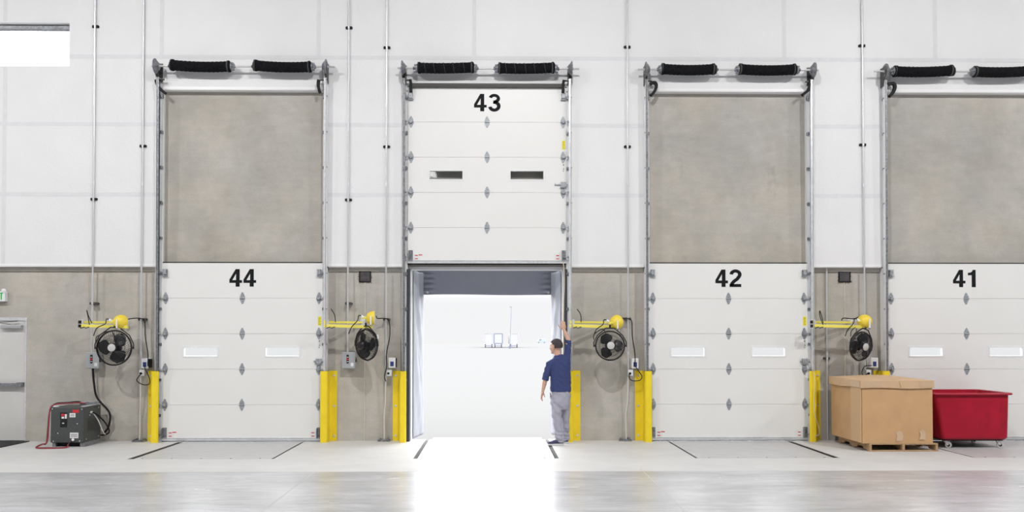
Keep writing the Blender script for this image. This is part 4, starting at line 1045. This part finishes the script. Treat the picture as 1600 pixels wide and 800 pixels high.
# ------------------------------------------------------------------ red cart
cy0, cy1 = -1.16, -.20
rz = W(1520, 614, cy0).z; bz_ = W(1520, 687.5, cy0+.05).z
bx0 = W(1474, 680, cy0+.06).x; bx1 = W(1577, 680, cy0+.06).x; rx0 = W(1456.5, 615, cy0).x; rx1 = W(1586.5, 615, cy0).x
t = thing('red_cart', ((bx0+bx1)/2, (cy0+cy1)/2, 0), 'red plastic tub cart on casters between the cardboard box and door 41', 'cart')
def rrect(x0_, x1_, y0_, y1_, r, z, n_=6):
    out = []
    for (cx_, cy_, a0) in ((x1_-r, y1_-r, 0), (x0_+r, y1_-r, 90), (x0_+r, y0_+r, 180), (x1_-r, y0_+r, 270)):
        for k in range(n_+1): a = R(a0+90*k/n_); out.append((cx_+r*math.cos(a), cy_+r*math.sin(a), z))
    return out
def rings(rs, cap0=True, cap1=True):
    n_ = len(rs[0]); vs = [p for r_ in rs for p in r_]
    fs = [(i*n_+j, i*n_+(j+1) % n_, (i+1)*n_+(j+1) % n_, (i+1)*n_+j) for i in range(len(rs)-1) for j in range(n_)]
    if cap0: fs.append(tuple(range(n_))[::-1])
    if cap1: fs.append(tuple((len(rs)-1)*n_+j for j in range(n_)))
    return vs, fs
tx0, tx1 = rx0+.055, rx1-.055; ins = .012
rs = [rrect(bx0+.03, bx1-.03, cy0+.10, cy1-.10, .05, bz_), rrect(bx0, bx1, cy0+.07, cy1-.07, .06, bz_+.03),
      rrect((bx0+tx0)/2, (bx1+tx1)/2, cy0+.055, cy1-.055, .065, (bz_+rz)/2), rrect(tx0, tx1, cy0+.045, cy1-.045, .07, rz-.05), rrect(tx0, tx1, cy0+.045, cy1-.045, .07, rz-.03),
      rrect(rx0+.01, rx1-.01, cy0+.005, cy1-.005, .09, rz-.035), rrect(rx0, rx1, cy0, cy1, .09, rz-.02), rrect(rx0+.008, rx1-.008, cy0+.008, cy1-.008, .085, rz-.004), rrect(rx0+.02, rx1-.02, cy0+.018, cy1-.018, .08, rz),
      rrect(tx0+.015, tx1-.015, cy0+.06, cy1-.06, .06, rz-.006), rrect(tx0+.022, tx1-.022, cy0+.065, cy1-.065, .06, rz-.05),
      rrect(bx0+.02, bx1-.02, cy0+.09, cy1-.09, .05, bz_+.04), rrect(bx0+.08, bx1-.08, cy0+.15, cy1-.15, .03, bz_+.03)]
vs, fs = rings(rs); MB().add(vs, fs).build('tub', 'redplastic', t, smooth=True)
MB().box(bx0+.06, bx1-.06, cy0+.13, cy1-.13, bz_-.022, bz_-.001).build('base_board', 'black', t)
def wheel(x, y, r, ang, sw):
    d = Vector((math.cos(R(ang)), math.sin(R(ang)), 0)); o = Vector((x, y, 0))-d*0; axis = Vector((-d.y, d.x, 0))
    wc = o+d*sw+Vector((0, 0, r))
    fk = MB(); fk.box(x-.045, x+.045, y-.045, y+.045, bz_-.028, bz_-.022)
    fk.cyl((x, y, bz_-.05), (x, y, bz_-.025), .028, 14)
    for s in (-1, 1):
        p = Vector((x, y, bz_-.045))+axis*s*.024; q = wc+axis*s*.024
        fk.bar(p+d*.0, q, .004, .045, up=axis.cross(q-p).cross(axis) if False else axis) if False else fk.bar(p, q, .028, .004, up=axis)
    f = fk.build('caster', 'steelbar', t, weld=False)
    MB().lathe([(-.017, r*.5), (-.017, r-.004), (-.012, r), (.012, r), (.017, r-.004), (.017, r*.5)], wc, axis, 24).build('wheel', 'rubberwheel', f, smooth=True)
    MB().lathe([(-.021, .012), (-.021, r*.52), (.021, r*.52), (.021, .012)], wc, axis, 18).build('wheel_core', 'black', f, smooth=True)
gy = cy0+.16
wr_ = .048
wheel(W(1478, 690, gy).x, gy, wr_, -35, .035); wheel(W(1559, 690, gy).x, gy, wr_, -10, .03)
wheel(W(1519, 690, cy1-.2).x, cy1-.2, wr_, 20, .03); wheel(W(1590, 690, cy1-.2).x-.12, cy1-.2, wr_, 20, .03) if False else None

# ------------------------------------------------------------------ person
PY = -.47
def pp(px, py, dy=0.): return Vector(W(px, py, PY+dy))
root = thing('person', (pp(875, 690).x, PY, 0), 'man in navy three-quarter sleeve shirt and grey trousers reaching up at the open doorway', 'person')
HR = Matrix.Rotation(R(52), 3, 'Z') @ Matrix.Rotation(R(-4), 3, 'X')
hc = pp(868.3, 541.5, .02)
body = MB()
def hl(x, y, z): return hc+HR @ (Vector((x, y, z))*1.07)
# head: skull, face, jaw, nose, ears, brow, lips
body.ell(hl(0, -.012, .022), (.079, .098, .094), HR)
body.ell(hl(0, .025, -.02), (.062, .066, .088), HR)
body.ell(hl(0, .045, -.075), (.044, .044, .040), HR)
body.loft([(hl(0, .090, .012), .006, .008), (hl(0, .102, -.008), .010, .010), (hl(0, .108, -.026), .014, .012), (hl(0, .094, -.036), .010, .010)], 12)
body.ell(hl(0, .080, .022), (.046, .016, .010), HR); body.ell(hl(0, .086, -.055), (.022, .010, .006), HR); body.ell(hl(0, .084, -.066), (.019, .010, .006), HR)
body.ell(hl(0, .078, -.095), (.018, .014, .014), HR)
for s in (-1, 1):
    body.ell(hl(s*.078, .0, -.014), (.012, .022, .036), HR); body.ell(hl(s*.070, -.004, -.018), (.010, .014, .026), HR); body.ell(hl(s*.036, .066, -.028), (.022, .02, .02), HR)
# neck, torso
body.loft([(pp(873.5, 562, .0), .085, .06), (pp(872, 556, .0), .062, .06), (pp(870.5, 550, .01), .056, .058), (pp(869, 542, .01), .055, .058)])
body.loft([(pp(876, 616), .145, .105), (pp(875.5, 600), .145, .105), (pp(874.5, 580), .15, .105), (pp(873.5, 568), .145, .095), (pp(873.5, 560), .09, .07)])
# legs
body.loft([(pp(871, 620, -.03), .08, .085), (pp(870, 650, -.05), .06, .065), (pp(873, 675, -.08), .042, .045), (pp(874, 689, -.08), .038, .04)])
body.loft([(pp(883, 620, .03), .08, .085), (pp(884, 650, .07), .058, .06), (pp(884.5, 675, .12), .042, .045), (pp(884.5, 687, .13), .038, .04)])
# left arm hanging: shoulder, elbow, wrist
Ls, Le, Lw = pp(859, 568, -.01), pp(852.2, 591, -.01), pp(848, 611.5, -.0)
body.loft([(Ls, .055, .055), (pp(856, 580, -.01), .048, .05), (Le, .040, .044), (pp(850.5, 600, -.0), .038, .040), (Lw, .025, .029)], 18)
# right arm raised
Rs, Re, Rw = pp(884.5, 564, .02), pp(888.3, 532, .06), pp(881.3, 515.5, .10)
body.loft([(Rs, .058, .055), (pp(886.7, 548, .04), .047, .047), (Re, .040, .042), (pp(885.3, 524, .085), .036, .036), (Rw, .026, .023)], 18)
def finger(base, dirs, lens, r):
    pts = [Vector(base)]
    for d, l in zip(dirs, lens): pts.append(pts[-1]+Vector(d).normalized()*l)
    n_ = len(pts); body.tube(spline(pts, 3), [r*(1-.28*k/((n_-1)*3)) for k in range((n_-1)*3+1)], 10)
    e_ = pts[-1]; body.ell(e_, (r*.74,)*3, None, 10, 8)
# left hand (hanging, palm toward the thigh, fingers slightly curled)
d = (pp(846.3, 620.5, .01)-Lw).normalized(); pc = Lw+d*.055
lat = Vector((.35, .93, 0)).normalized(); lat = (lat-d*lat.dot(d)).normalized(); pal = d.cross(lat).normalized()
if pal.x < 0: pal = -pal
def palm(w0, d, lat, pal):
    body.loft([(w0-d*.01, .026, .022)] + [(w0+d*.02, .03, .018)], 14)
    rot = Matrix((lat, d, pal)).transposed()
    body.ell(w0+d*.052, (.043, .055, .017), rot); body.ell(w0+d*.045+lat*.022+pal*.006, (.022, .038, .016), rot)
palm(Lw, d, lat, pal)
for k, (o_, ln, cu) in enumerate(((.030, .070, .35), (.010, .078, .45), (-.010, .073, .55), (-.029, .058, .65))):
    b_ = Lw+d*.088+lat*o_; finger(b_, [d+lat*o_*1.2, d+pal*cu, d+pal*(cu*2.2)], [ln*.45, ln*.32, ln*.26], .0088)
finger(Lw+d*.028+lat*.030+pal*.006, [d*.6+lat*.7+pal*.3, d+lat*.35+pal*.35, d+pal*.4], [.032, .030, .024], .0102)
# right hand, raised and closing on the rope, thumb out to the left
d = (pp(880.3, 507, .10)-Rw).normalized(); lat = Vector((-1, 0, .05)); lat = (lat-d*lat.dot(d)).normalized(); pal = Vector((0, 1, 0)); pal = (pal-d*pal.dot(d)-lat*pal.dot(lat)).normalized()
palm(Rw, d, lat, pal)
for k, (o_, ln, cu) in enumerate(((.029, .070, .25), (.010, .078, .45), (-.009, .073, .6), (-.027, .058, .7))):
    b_ = Rw+d*.088+lat*o_; finger(b_, [d+lat*o_*2, d+pal*cu, d*.5+pal*(cu*2.2)], [ln*.45, ln*.32, ln*.26], .0088)
finger(Rw+d*.030+lat*.034, [d*.6+lat*.8, d*.8+lat*.6+pal*.2, d+lat*.3+pal*.2], [.036, .032, .026], .0104)
bo = body.build('body', 'skin', root, smooth=True, remesh=.0042, sm_it=2)
# eyes and brows
for s in (-1, 1):
    MB().ell(hl(s*.029, .078, .004), (.0115, .010, .009), HR, 14, 10).build('eye', 'paper', root, smooth=True)
    MB().ell(hl(s*.029, .0855, .004), (.005, .004, .005), HR, 10, 8).build('iris', 'ink', root, smooth=True)
# hair: cropped, leaving face, ears and nape free
def hw(dv):
    y, z, x = dv.y, dv.z, dv.x
    cover = 1.0
    line = .25 if abs(x) > .5 else .42
    if y > line and z < .62-.25*abs(x): cover = .80
    if abs(x) > .62 and y > -.12 and z < .10: cover = .80
    if z < -.52: cover = .8
    nz_ = noise.noise(Vector((x*5, y*5, z*5)))*.02
    return (1.10+nz_) if cover == 1 else .86
MB().ell(hl(0, -.014, .022), (.084, .105, .100), HR, 72, 48, hw).build('hair', 'hair', root, smooth=True, remesh=.004, sm_it=3, wrinkle=lambda p_, n_: .0035*noise.noise(p_*90))
# shirt
sh = MB()
sh.loft([(pp(875.9, 612), .172, .125), (pp(875.9, 608), .175, .130), (pp(875.8, 598), .170, .130), (pp(875.2, 585), .168, .130), (pp(874.2, 572), .168, .125), (pp(873.8, 565), .160, .112), (pp(873.2, 560), .125, .090), (pp(872.6, 556.5), .085, .072), (pp(872.2, 554.5), .070, .066)], 36)
sh.loft([(pp(864, 566.5, .0), .06, .075), (pp(859, 569.5, .0), .068, .075), (pp(856, 579, -.01), .061, .068), (pp(853.3, 588, -.01), .056, .062), (pp(851.6, 594.5, -.01), .056, .060)], 28)
sh.loft([(pp(877, 569, .0), .075, .085), (pp(882.5, 566, .01), .078, .082), (pp(886, 556, .03), .062, .068), (pp(887.2, 545, .045), .052, .058), (pp(888.0, 537, .055), .048, .052), (pp(888.2, 531.5, .06), .045, .048)], 28)
sh.loft([(pp(887.5, 600, .0), .05, .08), (pp(886.5, 585, .01), .052, .085), (pp(886, 570, .02), .058, .08), (pp(886.5, 560, .02), .05, .065)], 24)
def shirt_w(p_, n_):
    f = .006*noise.noise(Vector((p_.x*7, p_.y*7, p_.z*16)))+.004*noise.noise(Vector((p_.x*20+p_.z*12, p_.y*16, p_.z*22-p_.x*14)))
    f += .007*math.sin((p_.z*60+p_.x*45))*max(0, noise.noise(p_*5)+.1)
    return f
shm = sh.build('shirt', 'shirt', root, smooth=True, remesh=.006, sm_it=3, wrinkle=shirt_w)
# trousers
tr = MB()
tr.loft([(pp(876.3, 610), .155, .115), (pp(876, 617), .165, .125), (pp(875, 626), .168, .135), (pp(875.5, 634), .158, .13), (pp(876, 640, .0), .13, .11)], 32)
tr.loft([(pp(869, 626, -.02), .09, .11), (pp(869.3, 638, -.03), .092, .105), (pp(870, 652, -.05), .082, .09), (pp(871.8, 667, -.07), .074, .08), (pp(873.5, 680, -.08), .070, .078), (pp(874.2, 687, -.08), .074, .082), (pp(874.4, 690.5, -.08), .068, .078)], 28)
tr.loft([(pp(881.5, 626, .02), .088, .105), (pp(882, 638, .04), .084, .10), (pp(883, 652, .07), .070, .085), (pp(883.9, 664, .09), .064, .078), (pp(884.4, 677, .12), .058, .072), (pp(884.4, 686, .13), .058, .074), (pp(884.4, 688.5, .13), .054, .07)], 28)
def pant_w(p_, n_):
    f = .011*noise.noise(Vector((p_.x*9, p_.y*9, p_.z*13)))
    f += .018*math.sin(p_.z*42+p_.x*38+3*noise.noise(p_*4))*max(0, noise.noise(Vector((p_.x*3+5, p_.y*3, p_.z*4)))+.22)
    if p_.z < .25: f += .007*math.sin(p_.z*95+p_.x*20)
    return f
trm = tr.build('trousers', 'pants', root, smooth=True, remesh=.006, sm_it=3, wrinkle=pant_w)
MB().bar(pp(859.5, 613.5, -.08), pp(860.8, 620, -.09), .012, .02, up=(0, 1, 0)).build('belt_clip', 'ink', root, bevel=.003)
# shoes
def shoe(heel, dirv, z0, nm_l):
    d = Vector(dirv).normalized(); s_ = Vector((-d.y, d.x, 0)); rot = Matrix((d, s_, Vector((0, 0, 1)))).transposed()
    def P(a, b, c_): return Vector(heel)+d*a+s_*b+Vector((0, 0, c_+z0))
    out = [(-.012, .0), (-.004, .026), (.03, .034), (.10, .034), (.17, .044), (.22, .044), (.262, .026), (.275, .0), (.262, -.024), (.22, -.040), (.17, -.040), (.10, -.032), (.03, -.034), (-.004, -.026)]
    so = MB(); n_ = len(out); vs = [P(a, b, z_) for z_ in (0, .024) for a, b in out]; so.add(vs, [tuple(range(n_))[::-1], tuple(range(n_, 2*n_))]+[(k, (k+1) % n_, n_+(k+1) % n_, n_+k) for k in range(n_)])
    up = MB(); up.ell(P(.20, .0, .036), (.068, .040, .030), rot); up.ell(P(.12, .0, .045), (.09, .034, .042), rot); up.ell(P(.035, .0, .052), (.044, .032, .045), rot)
    u_ = up.build('shoe', 'shoe', root, smooth=True, remesh=.005, sm_it=2)
    so.build('sole', 'sole', u_, bevel=.005)
    lc = MB()
    for k in range(4): lc.tube([P(.11+k*.018, -.02, .083-k*.005), P(.115+k*.018, 0, .089-k*.006), P(.11+k*.018, .02, .083-k*.005)], .003, 6)
    lc.build('laces', 'sole', u_, weld=False)
g1 = gp(879.5, 694.5); g2 = gp(887.5, 690.5)
shoe((pp(879.8, 690, -.08).x, PY-.10, 0), (-.93, -.22, 0), .0015, '')
shoe((pp(887, 690, .13).x-.0, PY+.10, 0), (-.72, .69, 0), .0015, '')
# rope the man holds
tr_ = W(879.5, 413, -.15); hd = Rw+Vector((0, .03, 0))
tag(MB().tube(spline([tuple(W(879.8, 409, -.19)), tuple(W(881.5, 425, -.19)), tuple(W(881.6, 450, -.20)), tuple(W(880.6, 475, -.24)), tuple(W(880.0, 500, -.32)), tuple(W(880.4, 509, -.35)), tuple(W(880.8, 520, -.30)), tuple(W(880.2, 560, -.25)), tuple(W(880.4, 600, -.24))], 8), .008, 8).build('pull_rope', 'rope', smooth=True), 'beige pull rope hanging from the raised door beside the man', 'rope', 'pull ropes')
tag(MB().tube(spline([tuple(W(1262, 545, -.26)), tuple(W(1265, 556, -.27)), tuple(W(1268.5, 572, -.265)), tuple(W(1270, 577, -.27)), tuple(W(1273, 600, -.285)), tuple(W(1272, 640, -.285)), tuple(W(1279, 668, -.27)), tuple(W(1280, 678, -.2)), tuple(W(1273, 683, -.28))], 8), .006, 8).build('pull_rope', 'rope', smooth=True), 'thin rope draped over the guard at the right foot of door 42', 'rope', 'pull ropes')

# ------------------------------------------------------------------ outside
YZ = -1.22
tag(MB().box(-160, 160, .2, 420, YZ-.1, YZ).build('ground_yard', 'asphalt'), 'pale concrete truck yard outside', None, kind='structure')
def trailer(x, y, lab, teal=False):
    t = thing('truck_trailer', (x, y, YZ), lab, 'trailer', 'parked trailers far across the yard')
    MB().box(x-1.3, x+1.3, y, y+14, YZ+1.15, YZ+4.1).build('trailer_body', 'trailer', t, bevel=.05)
    f = MB().holes(x-1.32, x+1.32, YZ+1.1, YZ+4.12, [(x-1.1, x+1.1, YZ+1.35, YZ+3.98)], y-.06, y); f.build('rear_frame', 'trailergrey' if 'grey' in lab else 'trailer', t)
    MB().box(x-1.05, x+1.05, y-.05, y+.1, YZ+.45, YZ+.62).box(x-.9, x-.8, y-.05, y+.1, YZ+.5, YZ+1.15).box(x+.8, x+.9, y-.05, y+.1, YZ+.5, YZ+1.15).build('bumper', 'trailergrey', t, weld=False)
    for sx in (-1, 1):
        for k in range(2):
            MB().lathe([(-.14, .2), (-.14, .5), (.14, .5), (.14, .2)], (x+sx*.95, y+1.6+k*1.25, YZ+.5), (1, 0, 0), 20).build('wheel', 'trailergrey', t, smooth=True)
D = 232
for px, lab in ((763.5, 'pale trailer far across the yard, leftmost of three'), (778.5, 'pale trailer with grey rear frame far across the yard, middle of three'), (803, 'pale trailer far across the yard, rightmost of three')):
    p = W(px, 530, D-14); trailer(p.x, D-14, lab)
p = W(846, 535, 400); 
t = thing('parked_van', (p.x, 400, YZ), 'pale teal van far across the yard near the man\'s head', 'van')
bodyp = [(-2.2, .45), (-2.25, 1.2), (-1.5, 1.35), (-.95, 2.15), (2.3, 2.2), (2.35, .45)]
MB().prism([(p.x+a, YZ+b) for a, b in bodyp], 400, 402).build('van_body', 'teal', t, bevel=.05)
for sx in (-1.4, 1.5): MB().lathe([(0, .15), (0, .36), (.2, .36), (.2, .15)], (p.x+sx, 399.95, YZ+.36), (0, 1, 0), 20).build('wheel', 'trailergrey', t, smooth=True)
MB().prism([(p.x-1.35, YZ+1.38), (p.x-.9, YZ+2.0), (p.x-.1, YZ+2.0), (p.x-.1, YZ+1.38)], 399.97, 400.0).build('side_window', 'trailergrey', t)
p = W(796.5, 541, 200); p1 = W(799, 480, 200)
t = thing('light_pole', (p.x, 200, YZ), 'thin grey pole standing far out in the yard', 'pole')
MB().tube([(p.x, 200, YZ), (p1.x, 200, p1.z)], [.07, .04], 10).build('pole', 'trailergrey', t)
MB().box(p1.x-.5, p1.x+.2, 199.8, 200.2, p1.z, p1.z+.12).build('lamp_arm', 'trailergrey', t)
MB().cyl((p.x, 200, YZ), (p.x, 200, YZ+.7), .3, 14).build('pole_base', 'trailergrey', t)

# ------------------------------------------------------------------ light
SKY_LOW, SKY_HIGH = .86, 8.0
w = bpy.data.worlds.new('world'); SC.world = w; w.use_nodes = True; nt = w.node_tree; N = nt.nodes; L = nt.links; bg = N['Background']
tc = N.new('ShaderNodeTexCoord'); sp = N.new('ShaderNodeSeparateXYZ'); mr = N.new('ShaderNodeMapRange'); mr.interpolation_type = 'SMOOTHSTEP'
L.new(tc.outputs['Generated'], sp.inputs[0]); L.new(sp.outputs['Z'], mr.inputs[0])
mr.inputs[1].default_value = .04; mr.inputs[2].default_value = .22; mr.inputs[3].default_value = SKY_LOW; mr.inputs[4].default_value = SKY_HIGH
L.new(mr.outputs[0], bg.inputs['Strength']); bg.inputs['Color'].default_value = (.985, .99, 1, 1)
def area(x, y, z, sx, sy, power, rot=(0, 0, 0), color=(1, .985, .965), spread=PI):
    l = bpy.data.lights.new('high_bay_or_fill', 'AREA'); l.shape = 'RECTANGLE'; l.size = sx; l.size_y = sy; l.energy = power; l.color = color; l.spread = spread
    o = bpy.data.objects.new('high_bay_or_fill', l); COL.objects.link(o); o.location = (x, y, z); o.rotation_euler = rot; return o
for x in (-15.5, -8, .5, 9, 17): area(x, -8.5, 9.6, .34, .34, 480, rot=(R(19), 0, 0))
for y, pw in ((-17, 110), (-26, 110)):
    for x in (-12, -4, 4, 12): area(x, y, 9.8, 2.4, 1.6, pw)  # rear rows are unseen broad lamps, widened and dimmed as soft fill

vs_ = SC.view_settings; SC.display_settings.display_device = 'sRGB'
vs_.view_transform = 'Standard'; vs_.look = 'None'; vs_.gamma = 1; vs_.exposure = .10; vs_.use_curve_mapping = False
